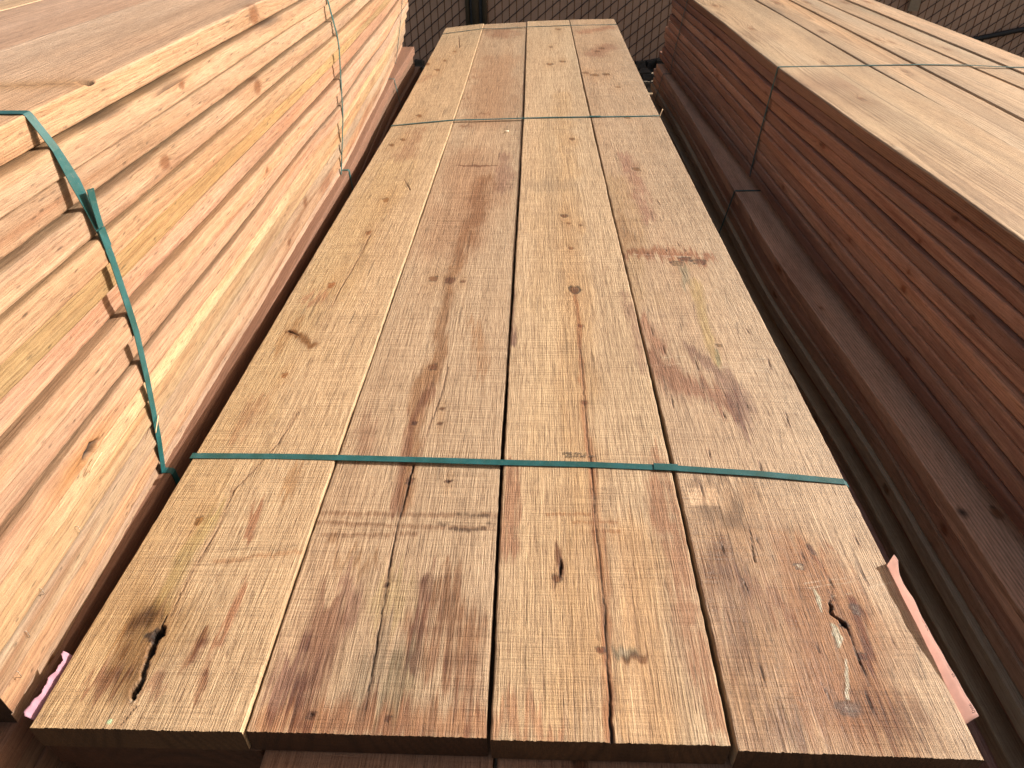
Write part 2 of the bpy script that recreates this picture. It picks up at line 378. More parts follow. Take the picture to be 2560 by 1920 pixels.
def feat1(G):
    stain(G, [P(150, 1500), P(250, 1300), P(500, 900), P(700, 600), P(850, 350)], 0.07, YEL, 0.55, 0.3)
    stain(G, [P(320, 1340), P(340, 1380), P(290, 1470)], [0.05, 0.045, 0.02], (0.60, 0.50, 0.34), 0.75, 0.25, yfade=0.008)
    stain(G, [P(300, 1400), P(280, 1480), P(330, 1330)], 0.022, (0.5, 0.42, 0.3), 0.6, 0.2, yfade=0.006)
    stain(G, [P(175, 1490), P(215, 1480), P(262, 1478)], [0.010, 0.02, 0.012], PURP, 1.0, 0.55, yfade=0.012)
    stain(G, [P(330, 1490), P(345, 1500)], 0.01, PURP, 0.8)
    stain(G, [P(470, 1100), P(420, 1180), P(350, 1330)], 0.012, OLV, 0.8)
    stain(G, [P(690, 650), P(660, 640)], 0.02, (0.72, 0.52, 0.50), 0.8, 0.8)
    stain(G, [P(900, 270), P(870, 330)], 0.03, (0.72, 0.56, 0.5), 0.7, 0.8)
    stain(G, [P(560, 860), P(520, 930)], 0.02, (0.75, 0.6, 0.55), 0.7, 0.9)
    crack(G, [P(350, 1358), P(330, 1385), P(320, 1430), P(308, 1465), P(288, 1520)], [0.004, 0.0085, 0.0035, 0.0055, 0.0026, 0.0036, 0.0030, 0.0060, 0.0008], depth=0.014, wob=0.0026)
    knot(G, P(336, 1375), 0.012, 0.010, 0.5, (0.14, 0.10, 0.08), 1.0, 0.75)
    stain(G, [P(300, 1345), P(330, 1335)], 0.014, (0.40, 0.30, 0.18), 1.0, 0.2, yfade=0.004)
    stain(G, [P(430, 1380), P(400, 1450)], 0.004, (0.5, 0.3, 0.2), 0.9, 0.7); stain(G, [P(470, 1400), P(462, 1440)], 0.004, (0.45, 0.3, 0.25), 0.9, 0.7)
    crack(G, [P(360, 1332), P(350, 1352), P(345, 1361)], 0.0008, 0.0012)
    crack(G, [P(505, 1062), P(470, 1145), P(440, 1195), P(390, 1285), P(368, 1335)], [0.0008, 0.0004, 0.0010, 0.0003, 0.0008, 0.0003], depth=0.002, strength=0.7)
    crack(G, [P(650, 885), P(600, 960), P(565, 1000), P(505, 1062)], [0.0004, 0.0008, 0.0004, 0.0008], strength=.6)
    crack(G, [P(800, 500), P(770, 560), P(735, 620), P(715, 662)], [0.0010, 0.0006, 0.0011, 0.0004], strength=.65)
    crack(G, [P(885, 405), P(872, 380)], 0.0015, 0.0005); crack(G, [P(296, 1528), P(262, 1568)], 0.0006, 0.0004)
    glossy(G, [P(318, 1430), P(305, 1480), P(288, 1515)], [0.003, 0.002, 0.004], pale=0.25)
    knot(G, P(430, 1127), 0.0075, 0.010, 0, (0.55, 0.42, 0.26), 0.7)
    knot(G, P(715, 612), 0.011, 0.016, 0, (0.62, 0.40, 0.28), 0.4)
    knot(G, P(833, 425), 0.012, 0.020, 0.2, (0.6, 0.45, 0.3), 0.8); knot(G, P(795, 497), 0.009, 0.015, 0, (0.6, 0.42, 0.3), 0.7)
    knot(G, P(615, 810), 0.008, 0.010, 0, (0.6, 0.42, 0.3), 0.5, warp=0.5)
    a, b = P(622, 712), P(676, 745)
    stain(G, [a, P(650, 725), b], [0.006, 0.010, 0.009], (0.42, 0.28, 0.16), 1.0, 0.3, yfade=0.004)
    crack(G, [a, P(645, 722)], 0.002, 0.0008); G['rad'] += 0.02*np.exp(-((G['x']-P(650, 725)[0])/0.03)**2-((G['y']-P(650, 725)[1])/0.09)**2)
    for (kx, ky, s) in ((905, 238, 1), (945, 138, 1.2), (922, 122, 1.3), (960, 118, 0.9), (870, 290, 0.8), (982, 100, 0.8), (845, 300, .8)):
        knot(G, P(kx, ky), 0.013*s, 0.026*s, 0.3, (0.5, 0.36, 0.24), 0.7)
    crack(G, [P(992, 92), P(990, 66)], 0.0018, 0.001)
    stain(G, [P(900, 160), P(930, 150)], 0.03, (0.7, 0.55, 0.5), 0.6, 0.8)
    scratch(G, P(340, 1205), P(640, 1180), pale=0.0, dk=0.35); scratch(G, P(330, 1225), P(560, 1215), pale=0.0, dk=0.3)
    scratch(G, P(520, 1212), P(640, 1180), pale=0.0, dk=0.35)
    gd = np.hypot(G['x']-P(238, 1560)[0], G['y']-P(238, 1560)[1])/.0036
    gm = np.clip((1-gd)/.15, 0, 1)[..., None]*G['topm'][..., None]; G['T'] = G['T']*(1-gm)+np.array([.36, .50, .32])*gm
    for i, (a, b, w, c) in enumerate((((560, 1090), (540, 1160), .006, (.62, .42, .36)), ((520, 1290), (500, 1340), .005, (.6, .4, .34)), ((420, 1420), (405, 1470), .005, (.5, .36, .34)), ((640, 1020), (620, 1080), .010, (.74, .62, .5)), ((260, 1400), (250, 1440), .01, (.66, .52, .38)), ((600, 750), (640, 690), .012, (.78, .66, .54)), ((480, 1350), (440, 1480), .006, (.55, .38, .32)))):
        stain(G, [P(*a), P(*b)], w, c, .9, .8)
    stain(G, [P(470, 1215), P(660, 1195)], .004, (.8, .62, .5), .7, .6, yfade=.002)
    flecks(G, (-0.60, -0.36, 0.42, 1.4), 150, seed=3, s=0.55); flecks(G, (-0.60, -0.38, 1.2, 5), 110, (0.02, 0.08), 0.0016, 0.5, seed=4)

def feat2(G):
    stain(G, [P(1045, 380), P(1020, 480), P(970, 590), P(958, 650), P(940, 760), P(905, 850), P(888, 930), P(870, 1010), P(855, 1085)], [0.030, 0.028, 0.020, 0.014, 0.012, 0.017, 0.016, 0.014, 0.013, 0.014], (0.60, 0.45, 0.34), 0.9, 0.45, yfade=0.01)
    stain(G, [P(935, 830), P(890, 900), P(850, 1075)], 0.008, PURP, 0.9, 0.4)
    stain(G, [P(1000, 330), P(1010, 420), P(960, 520)], 0.09, (0.80, 0.68, 0.62), 0.75, 0.4)
    stain(G, [P(1080, 120), P(1060, 250)], 0.1, (0.86, 0.76, 0.70), 0.8, 0.3)
    stain(G, [P(1085, 70), P(1075, 60)], 0.08, (0.74, 0.58, 0.52), 0.9, 0.3)
    stain(G, [P(1085, 400), P(1090, 330)], 0.025, (0.62, 0.5, 0.52), 0.8)
    stain(G, [P(715, 1290), P(690, 1360), P(665, 1450), P(640, 1540)], [0.012, 0.02, 0.016, 0.02], (0.50, 0.38, 0.36), 1.0, 0.6)
    stain(G, [P(940, 1240), P(960, 1300), P(1000, 1370), P(1010, 1440)], [0.008, 0.022, 0.028, 0.018], (0.52, 0.38, 0.30), 1.0, 0.65)
    stain(G, [P(925, 1230), P(905, 1330), P(890, 1480)], [0.006, 0.009, 0.007], (0.50, 0.36, 0.36), 0.9, 0.7)
    stain(G, [P(600, 1560), P(800, 1555), P(1040, 1570)], 0.02, (0.76, 0.52, 0.38), 0.8, 0.5, yfade=.008)
    stain(G, [P(720, 1545), P(900, 1590)], 0.02, PURP, 0.5, 0.7)
    stain(G, [P(820, 1420), P(810, 1500)], 0.03, GRY, 0.7, 0.5)
    stain(G, [P(830, 1300), P(860, 1270)], 0.03, OLV, 0.6)
    for (a, b, w) in ((P(700, 1108), P(1075, 1110), 0.0032), (P(690, 1128), P(1070, 1140), 0.003), (P(700, 1155), P(900, 1150), 0.003)):
        stain(G, [a, b], w, (0.55, 0.44, 0.38), 0.85, 0.9, soft=1.5, yfade=0.0011)
    for (cx, cy) in ((1000, 1108), (1025, 1110), (1045, 1112), (960, 1130), (1005, 1142), (1035, 1140), (1060, 1128), (980, 1140)):
        stain(G, [P(cx-8, cy), P(cx+8, cy)], 0.004, (0.34, 0.30, 0.28), 0.9, 0.95, soft=0.6, yfade=0.0012)
    stain(G, [P(990, 350), P(1030, 352), P(1072, 352)], [0.004, 0.010, 0.003], (0.42, 0.26, 0.20), 1.0, 0.1, yfade=0.004)
    knot(G, P(936, 598), 0.012, 0.016, 0.3, (0.5, 0.36, 0.28), 0.8); knot(G, P(972, 602), 0.014, 0.02, 0, (0.46, 0.34, 0.3), 0.3)
    knot(G, P(1000, 604), 0.008, 0.008, 0, (0.46, 0.34, 0.3), 0.3)
    knot(G, P(955, 880), 0.006, 0.005, 0, (0.35, 0.25, 0.2), 0.9); knot(G, P(950, 912), 0.006, 0.005, 0, (0.35, 0.25, 0.2), 0.9)
    knot(G, P(935, 790), 0.010, 0.013, 0.5, (0.55, 0.40, 0.32), 0.6); knot(G, P(968, 1037), 0.007, 0.0045, 0, (0.30, 0.2, 0.16), 1, 0.6)
    knot(G, P(885, 1037), 0.007, 0.009, 0, (0.42, 0.3, 0.24), 0.7); knot(G, P(835, 1262), 0.0042, 0.005, 0, (0.3, 0.2, 0.15), 0.8, 0.4)
    knot(G, P(838, 1550), 0.004, 0.0045, 0, (0.5, 0.35, 0.25), 0.9, warp=0.4); knot(G, P(672, 1543), 0.006, 0.006, 0, (0.4, 0.3, 0.25), 0.5, 0.5)
    knot(G, P(895, 912), 0.006, 0.007, 0, (0.3, 0.2, 0.2), 0.3, warp=0.3)
    crack(G, [P(968, 790), P(950, 860), P(925, 925), P(905, 990)], [0.0006, 0.0008, 0.0005, 0.0003], strength=0.6)
    crack(G, [P(893, 1003), P(876, 1068), P(862, 1120), P(842, 1215), P(835, 1262), P(815, 1380), P(798, 1480), P(790, 1530)], [0.0018, 0.0012, 0.0007, 0.0012, 0.0006, 0.0011, 0.0008, 0.0003], depth=0.003)
    for (kx, ky) in ((1020, 160), (1000, 205), (1045, 240), (1005, 265)):
        stain(G, [P(kx-10, ky), P(kx+12, ky-2)], 0.010, (0.6, 0.42, 0.32), 0.9, 0.2)
    flecks(G, (-0.34, -0.06, 0.42, 1.6), 130, seed=5, s=0.5); flecks(G, (-0.34, -0.07, 1.2, 5), 90, (0.02, 0.07), 0.0015, 0.45, seed=6)
    for i, (a, b, w, c) in enumerate((((640, 1420), (620, 1500), .018, (.50, .38, .42)), ((760, 1240), (750, 1330), .012, (.62, .50, .52)), ((1000, 1460), (1020, 1540), .016, (.55, .40, .34)), ((900, 1350), (950, 1420), .02, (.66, .50, .42)), ((720, 1180), (800, 1200), .012, (.7, .6, .5)), ((880, 1420), (870, 1500), .02, (.70, .72, .66)), ((800, 900), (790, 980), .012, (.72, .62, .6)), ((1020, 700), (1040, 800), .014, (.8, .66, .55)))):
        stain(G, [P(*a), P(*b)], w, c, .9, .85)
    G['T'] *= np.array([0.97, 0.94, 0.93])

def feat3(G):
    stain(G, [P(1190, 1500), P(1200, 1000), P(1190, 500), P(1185, 250)], 0.05, (1.0, 0.97, 0.90), 0.7, 0.2)
    stain(G, [P(1250, 1500), P(1255, 1000), P(1245, 600), P(1215, 200)], [0.03]*4, (0.96, 0.88, 0.76), 0.7, 0.3)
    stain(G, [P(1243, 640), P(1252, 760), P(1262, 870), P(1272, 960), P(1280, 1020)], [0.004, 0.004, 0.005, 0.006, 0.005], (0.72, 0.48, 0.35), 0.8, 0.6)
    stain(G, [P(1278, 1010), P(1285, 1100), P(1298, 1230), P(1305, 1330), P(1312, 1430), P(1330, 1590)], [0.006, 0.009, 0.008, 0.006, 0.005, 0.006], (0.64, 0.43, 0.31), 0.85, 0.6)
    crack(G, [P(1249, 700), P(1258, 800), P(1268, 940), P(1280, 1030), P(1284, 1120), P(1300, 1250)], [0.0003, 0.0008, 0.0006, 0.0009, 0.0005, 0.0009], strength=0.7)
    crack(G, [P(1300, 1250), P(1307, 1340), P(1312, 1430), P(1316, 1500), P(1322, 1608)], [0.0005, 0.0010, 0.0007, 0.0013, 0.0022], depth=0.004)
    stain(G, [P(1205, 1195), P(1205, 1245), P(1203, 1262)], [0.006, 0.007, 0.003], (0.32, 0.2, 0.14), 1.0, 0.3)
    crack(G, [P(1210, 1205), P(1212, 1225), P(1212, 1248)], [0.0004, 0.0022, 0.0004], depth=0.004)
    knot(G, P(1202, 1250), 0.007, 0.008, 0, (0.45, 0.3, 0.18), 0.6)
    knot(G, P(1240, 626), 0.013, 0.022, 0, (0.36, 0.26, 0.2), 0.9); knot(G, P(1218, 466), 0.010, 0.014, 0, (0.4, 0.28, 0.2), 0.8)
    knot(G, P(1228, 482), 0.006, 0.009, 0, (0.5, 0.35, 0.25), 0.6); knot(G, P(1254, 486), 0.005, 0.008, 0, (0.4, 0.28, 0.2), 0.6)
    knot(G, P(1233, 536), 0.007, 0.010, 0, (0.6, 0.4, 0.3), 0.6); knot(G, P(1254, 704), 0.006, 0.008, 0, (0.6, 0.4, 0.3), 0.6, warp=0.5)
    knot(G, P(1262, 870), 0.006, 0.008, 0, (0.62, 0.40, 0.3), 0.5, warp=0.5); knot(G, P(1296, 1405), 0.006, 0.006, 0, (0.42, 0.26, 0.2), 0.7)
    stain(G, [P(1335, 1408), P(1362, 1412)], 0.007, (0.45, 0.50, 0.52), 1.0, 0.2, yfade=0.003)
    stain(G, [P(1350, 1422), P(1395, 1418)], 0.005, (0.42, 0.30, 0.2), 1.0, 0.3, yfade=0.003)
    G['pale'] = np.maximum(G['pale'], 0.35*np.exp(-((G['x']-P(1348, 1409)[0])/0.006)**2-((G['y']-P(1348, 1409)[1])/0.005)**2)*G['topm'])
    stain(G, [P(1112, 620), P(1107, 700), P(1107, 745)], [0.004, 0.005, 0.008], (0.42, 0.33, 0.36), 1.0, 0.6)
    stain(G, [P(1350, 640), P(1375, 720), P(1385, 790)], 0.012, (0.66, 0.56, 0.58), 0.8, 0.85)
    stain(G, [P(1420, 990), P(1440, 1100), P(1480, 1300), P(1540, 1560)], 0.018, (0.66, 0.44, 0.36), 0.85, 0.8)
    stain(G, [P(1100, 1010), P(1090, 1180)], 0.014, (0.62, 0.42, 0.36), 0.8, 0.8)
    stain(G, [P(1080, 1560), P(1200, 1600)], 0.02, (0.75, 0.5, 0.4), 0.7, 0.7)
    stain(G, [P(1370, 1150), P(1385, 1330), P(1400, 1580)], 0.03, (0.95, 0.82, 0.66), 0.8, 0.4)
    for (cy, x0, x1) in ((1110, 1180, 1280), (1128, 1240, 1330), (1148, 1255, 1340)):
        stain(G, [P(x0, cy), P(x1, cy)], 0.003, (0.66, 0.46, 0.33), 0.7, 0.9, yfade=0.001)
    stain(G, [P(1180, 398), P(1225, 400)], 0.05, (0.78, 0.80, 0.84), 0.8, 0.3)
    for (kx, ky, s) in ((1187, 157-20, 1.0), (1215, 132, 0.9), (1205, 62, 1.0), (1235, 300, 0.6), (1190, 100, 0.6)):
        knot(G, P(kx, ky), 0.016*s, 0.028*s, 0.0, (0.5, 0.34, 0.22), 0.8)
    scratch(G, P(1380, 1232), P(1445, 1222), pale=0, dk=0.35); scratch(G, P(1400, 1243), P(1490, 1225), pale=0.2, dk=0.2)
    scratch(G, P(1100, 872), P(1290, 873), 0.0012, pale=0.0, dk=0.4)
    flecks(G, (-0.045, 0.23, 0.42, 1.6), 130, seed=7, s=0.45); flecks(G, (-0.05, 0.22, 1.2, 5), 90, (0.02, 0.07), 0.0015, 0.4, seed=8)

def feat4(G):
    stain(G, [P(1560, 1130), P(1640, 1300), P(1700, 1500), P(1850, 1600)], [0.07, 0.08, 0.09, 0.08], (0.72, 0.60, 0.48), 0.9, 0.35)
    stain(G, [P(1520, 1100), P(1580, 1120), P(1590, 1080)], [0.018, 0.016, 0.010], (0.50, 0.46, 0.42), 0.9, 0.35, yfade=0.008)
    stain(G, [P(1490, 1030), P(1570, 1035)], 0.012, (0.55, 0.5, 0.46), 0.8, 0.4)
    a = P(1520, 1070); mm = np.clip((0.026-np.abs(G['x']-a[0]))/0.004, 0, 1)*np.clip((0.022-np.abs(G['y']-a[1]))/0.004, 0, 1)*G['topm']
    G['T'] = G['T']*(1+0.55*mm[..., None]); G['pale'] = np.maximum(G['pale'], 0.12*mm)
    stain(G, [P(1730, 1180), P(1790, 1330), P(1830, 1500)], [0.03, 0.05, 0.05], (0.70, 0.48, 0.32), 0.9, 0.3)
    stain(G, [P(1345, 545), P(1420, 540), P(1530, 556)], [0.016, 0.03, 0.02], (0.62, 0.38, 0.29), 0.95, 0.4)
    stain(G, [P(1400, 760), P(1480, 830), P(1560, 850), P(1600, 880)], [0.02, 0.03, 0.03, 0.015], (0.56, 0.38, 0.33), 0.95, 0.5)
    stain(G, [P(1490, 740), P(1560, 800), P(1600, 860), P(1620, 920)], [0.012, 0.02, 0.02, 0.01], (0.50, 0.40, 0.42), 0.9, 0.5)
    stain(G, [P(1350, 330), P(1380, 420), P(1400, 470)], 0.022, (0.70, 0.54, 0.55), 0.9, 0.7)
    stain(G, [P(1390, 690), P(1420, 740)], 0.02, (0.74, 0.50, 0.44), 0.8)
    stain(G, [P(1330, 390), P(1360, 640)], 0.05, (0.84, 0.80, 0.68), 0.8, 0.5)
    stain(G, [P(1500, 600), P(1540, 740), P(1555, 770)], [0.012, 0.01, 0.01], (0.9, 0.9, 0.66), 0.9, 0.3)
    knot(G, P(1480, 556), 0.014, 0.012, 0, (0.45, 0.34, 0.28), 0.9); knot(G, P(1510, 562), 0.017, 0.014, 0, (0.52, 0.42, 0.36), 0.9)
    knot(G, P(1462, 566), 0.014, 0.014, 0, (0.55, 0.52, 0.46), 0.8); stain(G, [P(1480, 570), P(1482, 610)], 0.008, (0.62, 0.72, 0.74), 1, 0.2)
    knot(G, P(1555, 740), 0.006, 0.006, 0, (0.5, 0.42, 0.3), 0.9); stain(G, [P(1552, 745), P(1553, 770)], 0.004, (0.62, 0.74, 0.76), 1, 0.2)
    knot(G, P(1728, 1218), 0.0065, 0.006, 0, (0.5, 0.45, 0.3), 0.9, pale=0.85)
    glossy(G, [P(1762, 1268), P(1770, 1290), P(1776, 1316)], [0.0015, 0.0035, 0.001], pale=0.4, col=(0.36, 0.38, 0.28))
    glossy(G, [P(1802, 1345), P(1812, 1370), P(1812, 1392)], [0.003, 0.006, 0.002], pale=0.35, col=(0.34, 0.36, 0.27))
    glossy(G, [P(1830, 1420), P(1830, 1450), P(1834, 1505)], [0.001, 0.002, 0.0025], pale=0.4, col=(0.36, 0.38, 0.30))
    crack(G, [P(1790, 1290), P(1795, 1315), P(1815, 1338), P(1832, 1352)], [0.0008, 0.0022, 0.0018, 0.0030, 0.0008], depth=0.006, wob=0.003)
    knot(G, P(1827, 1344), 0.006, 0.005, 0.6, (0.25, 0.18, 0.14), 1.0, 0.95)
    crack(G, [P(1834, 1353), P(1848, 1390), P(1860, 1425), P(1882, 1478)], [0.0010, 0.0007, 0.0010, 0.0004], depth=0.004)
    stain(G, [P(1848, 1300), P(1860, 1350), P(1865, 1420)], [0.010, 0.006, 0.006], (0.5, 0.3, 0.18), 1.0, 0.5)
    knot(G, P(1850, 1310), 0.006, 0.010, 0, (0.4, 0.24, 0.15), 0.6, pale=0.25); knot(G, P(1864, 1412), 0.006, 0.005, 0, (0.5, 0.3, 0.18), 0.8)
    knot(G, P(1833, 1528), 0.0125, 0.010, 0, (0.42, 0.30, 0.25), 0.5, pale=0.25, warp=1.3)
    G['gloss'] = np.maximum(G['gloss'], 0.6*np.exp(-((G['x']-P(1833, 1528)[0])/0.014)**2-((G['y']-P(1833, 1528)[1])/0.012)**2))
    knot(G, P(1755, 1180), 0.004, 0.012, 0.2, (0.3, 0.22, 0.2), 0.5); stain(G, [P(1750, 1175), P(1800, 1174)], 0.005, (0.6, 0.4, 0.3), 0.8)
    crack(G, [P(1620, 1150-20), P(1632, 1210)], 0.0004, 0.0010, strength=0.8)
    for (a, b) in (((1510, 1035), (1522, 1075)), ((1555, 1165), (1570, 1205)), ((1640, 1430), (1655, 1480)), ((1405, 700), (1412, 725)), ((1430, 740), (1438, 765)), ((1500, 770), (1512, 798)), ((1450, 850), (1456, 880)), ((1560, 880), (1572, 905)), ((1870, 1490), (1890, 1540)), ((1700, 880), (1710, 915)), ((1660, 760), (1668, 790)), ((1790, 1235), (1803, 1265)), ((1530, 965), (1536, 990)), ((1640, 990), (1650, 1020))):
        crack(G, [P(*a), P(*b)], [0.0003, 0.0011, 0.0003], depth=0.002, strength=0.8, wob=0.0006)
    for (a, b) in (((1400, 790), (1480, 782)), ((1480, 800), (1580, 784)), ((1570, 800), (1650, 790)), ((1620, 770), (1690, 760)), ((1750, 1265), (1890, 1240)), ((1800, 1283), (1930, 1250)), ((1740, 1255), (1830, 1240)), ((1340, 548), (1560, 552)), ((1430, 770), (1500, 765)), ((1350, 558), (1540, 548))):
        scratch(G, P(*a), P(*b), 0.0009, pale=0.55)
    for (kx, ky, s) in ((1265, 155+3, 1.0), (1285, 163, 1.2), (1310, 172-10, 1.1), (1300, 105, 1.0), (1335, 190, 0.7), (1375, 365, 0.8), (1290, 112, 0.8), (1355, 255, 0.7)):
        knot(G, P(kx, ky), 0.015*s, 0.022*s, 0.2, (0.52, 0.40, 0.26), 0.7)
    stain(G, [P(1290, 120), P(1310, 100)], 0.05, (0.66, 0.48, 0.46), 0.7, 0.7)
    stain(G, [P(1260, 70), P(1320, 60)], 0.05, (0.78, 0.55, 0.50), 0.7, 0.4)
    G['gloss'] = np.maximum(G['gloss'], .45*G['topm']*np.clip(.5+fbm(G['x']*9, G['y']*6, 905, 3)*1.6, 0, 1))
    r4 = np.random.default_rng(12)
    for _ in range(34):
        px_, py_ = r4.uniform(1340, 2000), r4.uniform(300, 1560)
        xq, yq = P(px_, py_)
        if not (.25 < xq < .515): continue
        L4 = r4.uniform(.006, .016)*(0.6+yq*.7); sl4 = r4.uniform(.08, .3)
        crack(G, [(xq, yq+L4), (xq+L4*sl4, yq-L4)], [0.0002, r4.uniform(.0006, .0011)*(1+.3*yq), 0.0002], depth=0.0015, strength=r4.uniform(.5, .8), wob=0.0005)
    for i, (a, b, w, c) in enumerate((((1560, 1200), (1600, 1420), .030, (.60, .50, .46)), ((1640, 1580), (1720, 1600), .025, (.55, .46, .42)), ((1900, 1540), (2000, 1590), .022, (.60, .48, .40)), ((1500, 1180), (1530, 1260), .020, (.66, .56, .48)), ((1600, 1250), (1680, 1300), .02, (.7, .55, .48)), ((1330, 470), (1350, 520), .03, (.8, .7, .62)))):
        stain(G, [P(*a), P(*b)], w, c, .9, .8)
    flecks(G, (0.25, 0.51, 0.42, 1.3), 170, seed=9, s=0.6, slant=0.12); flecks(G, (0.24, 0.50, 1.1, 4), 120, (0.015, 0.05), 0.0015, 0.5, seed=10, slant=0.1)
    G['T'] *= np.array([0.97, 0.92, 0.88])

CT = 0.0445
def cdens(y): return 0.0013*(1+(y/1.15)**2)
C_GROUP = 'four top boards of the middle stack'
b1 = [(0.410, -.6050, -.3445, .000, .003), (0.89, -.5990, -.3450, .000, .003), (1.9, -.605, -.3465, -.014, -.003), (2.97, -.6100, -.3495, -.031, -.010), (5.31, -.6380, -.3715, -.045, -.018)]
b2 = [(0.413, -.3415, -.0525, -.001, -.003), (0.89, -.3425, -.0570, -.001, -.004), (2.0, -.344, -.058, -.008, -.008), (2.97, -.3473, -.0605, -.016, -.011), (5.32, -.3690, -.0800, -.025, -.013)]
b3 = [(0.410, -.0480, .2335, .000, .000), (0.89, -.0523, .2345, .000, .000), (2.0, -.053, .226, -.002, .0), (2.97, -.0555, .2190, -.004, .000), (5.32, -.0755, .2110, -.008, -.002)]
b4 = [(0.405, .2400, .5220, .000, -.006), (0.88, .2405, .5270, -.001, -.013), (1.9, .231, .514, -.001, -.005), (2.97, .2245, .5045, .000, .004), (5.32, .2150, .5180, .000, .003)]
c_specs = [
 (b1, feat1, (0.462, 0.330, 0.200), "yellowish top board at the middle stack's left edge, black split knot near its end", (.13, .05)),
 (b2, feat2, (0.402, 0.296, 0.192), 'brownish middle stack top board with a dark wavy stain, second from the left', (.10, .09)),
 (b3, feat3, (0.465, 0.338, 0.212), 'pale middle stack top board with a thin rusty crack down its length', (.17, .07)),
 (b4, feat4, (0.435, 0.325, 0.218), "scuffed top board with grey resin streaks, at the middle stack's right edge", (.05, .05))]
centre = []
for sts, ft, tint, lab, pith in c_specs:
    o = board('timber_board', sts, CT, axis_density(sts[0][0], sts[-1][0], cdens), n_top=170, n_side=(5, 6), tint=tint, mat=W_CENTRE,
              pith=pith, ringf=330, wob=0.0016, edge=0.0016, feat=ft, var=0.07, r=0.0022, endjit=0.0022)
    tag(o, lab, 'board', C_GROUP); centre.append(o)

def ndens(k, f=0.35): return lambda y: k*(1+(y/1.2)**2*f)
ORD = ['top', 'second', 'third', 'fourth', 'fifth', 'sixth', 'seventh', 'eighth', 'ninth', 'tenth', 'eleventh', 'twelfth', 'thirteenth', 'fourteenth', 'fifteenth', 'sixteenth', 'seventeenth']

# second layer of the middle stack (its near ends show below the top boards)
lay2 = [(.414, -.604, -.336), (.360, -.330, -.046), (.355, -.041, .246), (.372, .252, .524)]
l2lab = ['dark board directly under the yellowish left top board of the middle stack', 'shaded board under the stained brownish top board, its end jutting towards the viewer',
         'shaded board with a round knot ring under the pale third board of the middle stack', 'shaded board under the scuffed right top board of the middle stack']
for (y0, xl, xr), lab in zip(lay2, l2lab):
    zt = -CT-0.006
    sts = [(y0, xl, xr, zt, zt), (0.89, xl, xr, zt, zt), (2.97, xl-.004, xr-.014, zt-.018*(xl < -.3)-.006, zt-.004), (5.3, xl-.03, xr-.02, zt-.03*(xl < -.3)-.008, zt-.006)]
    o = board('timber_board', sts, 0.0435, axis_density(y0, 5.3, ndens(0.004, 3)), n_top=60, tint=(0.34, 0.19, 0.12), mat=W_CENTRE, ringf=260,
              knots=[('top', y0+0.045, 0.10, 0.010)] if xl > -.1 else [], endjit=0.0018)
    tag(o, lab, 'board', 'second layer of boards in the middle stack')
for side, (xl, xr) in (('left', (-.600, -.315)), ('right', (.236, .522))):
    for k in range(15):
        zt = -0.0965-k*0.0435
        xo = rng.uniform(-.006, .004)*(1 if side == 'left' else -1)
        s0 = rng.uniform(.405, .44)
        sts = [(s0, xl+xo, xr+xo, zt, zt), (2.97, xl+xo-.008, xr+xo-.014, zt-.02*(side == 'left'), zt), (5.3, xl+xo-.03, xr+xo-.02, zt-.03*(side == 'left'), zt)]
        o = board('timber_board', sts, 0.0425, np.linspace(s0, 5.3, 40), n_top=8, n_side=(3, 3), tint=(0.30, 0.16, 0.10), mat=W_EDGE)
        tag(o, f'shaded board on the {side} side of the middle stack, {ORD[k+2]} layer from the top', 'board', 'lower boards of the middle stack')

# ---------------------------------------------------------------- left stack, upper bundle
I_LU = len(FACES)
LT = 0.0423
def Lx(y, off, bot):
    # face line of the left stack; the near stretch is nearly straight, the far end swings away to the left
    base = np.interp(y, [0.43, 0.9, 1.4, 2.4, 3.5, 4.68], [0.018, 0.0, -0.010, -0.03, -0.085, -0.172])
    return off+base*(0.55+0.45*bot)
Loff = [-.653, -.638, -.640, -.629, -.617, -.634, -.641, -.627, -.642, -.634, -.646, -.651, -.655, -.662, -.668]
Ltint = [(.47, .300, .190), (.46, .295, .195), (.45, .285, .188), (.45, .300, .205), (.47, .305, .200), (.40, .260, .130), (.46, .275, .195), (.46, .295, .210), (.46, .290, .205), (.44, .280, .200),
         (.50, .345, .225), (.44, .295, .180), (.41, .285, .200), (.42, .265, .175), (.46, .300, .215)]
Ldesc = ['smooth tan board with a round knot at its edge, topmost of the left stack', 'tan board with dark edge gap above it, second layer of the left stack', 'plain tan board overhanging slightly, third layer of the left stack',
         'board with swirling ring pattern on its edge, fourth layer of the left stack', 'pink tan board where the green strap seal rests, fifth layer of the left stack', 'golden brown striped board, sixth layer of the left stack',
         'pinkish board just below the golden brown one in the left stack', 'salmon coloured board edge, eighth layer of the left stack', 'pale pink board edge, ninth layer of the left stack', 'board with a black bark hole in its edge, tenth layer of the left stack',
         'cream coloured board edge, eleventh layer of the left stack', 'board with yellow streaks, twelfth layer of the left stack', 'greyish tan board, thirteenth layer of the left stack', 'board with purple brown bark streak, fourteenth layer of the left stack', 'lowest board of the left upper stack, next to the dark gap']
Lknots = {0: [('right', 1.80, .02, .020, .5)], 1: [('right', 1.32, .018, .007, .6)], 3: [('right', 1.16, .02, .012, 0.15), ('right', 1.66, .018, .016, 0.15)],
          7: [('right', 1.6, .02, .006)], 12: [('right', 1.93, .02, .014, 1.)], 13: [('right', 1.75, .02, .008)], 14: [('right', .52, .02, .004)]}
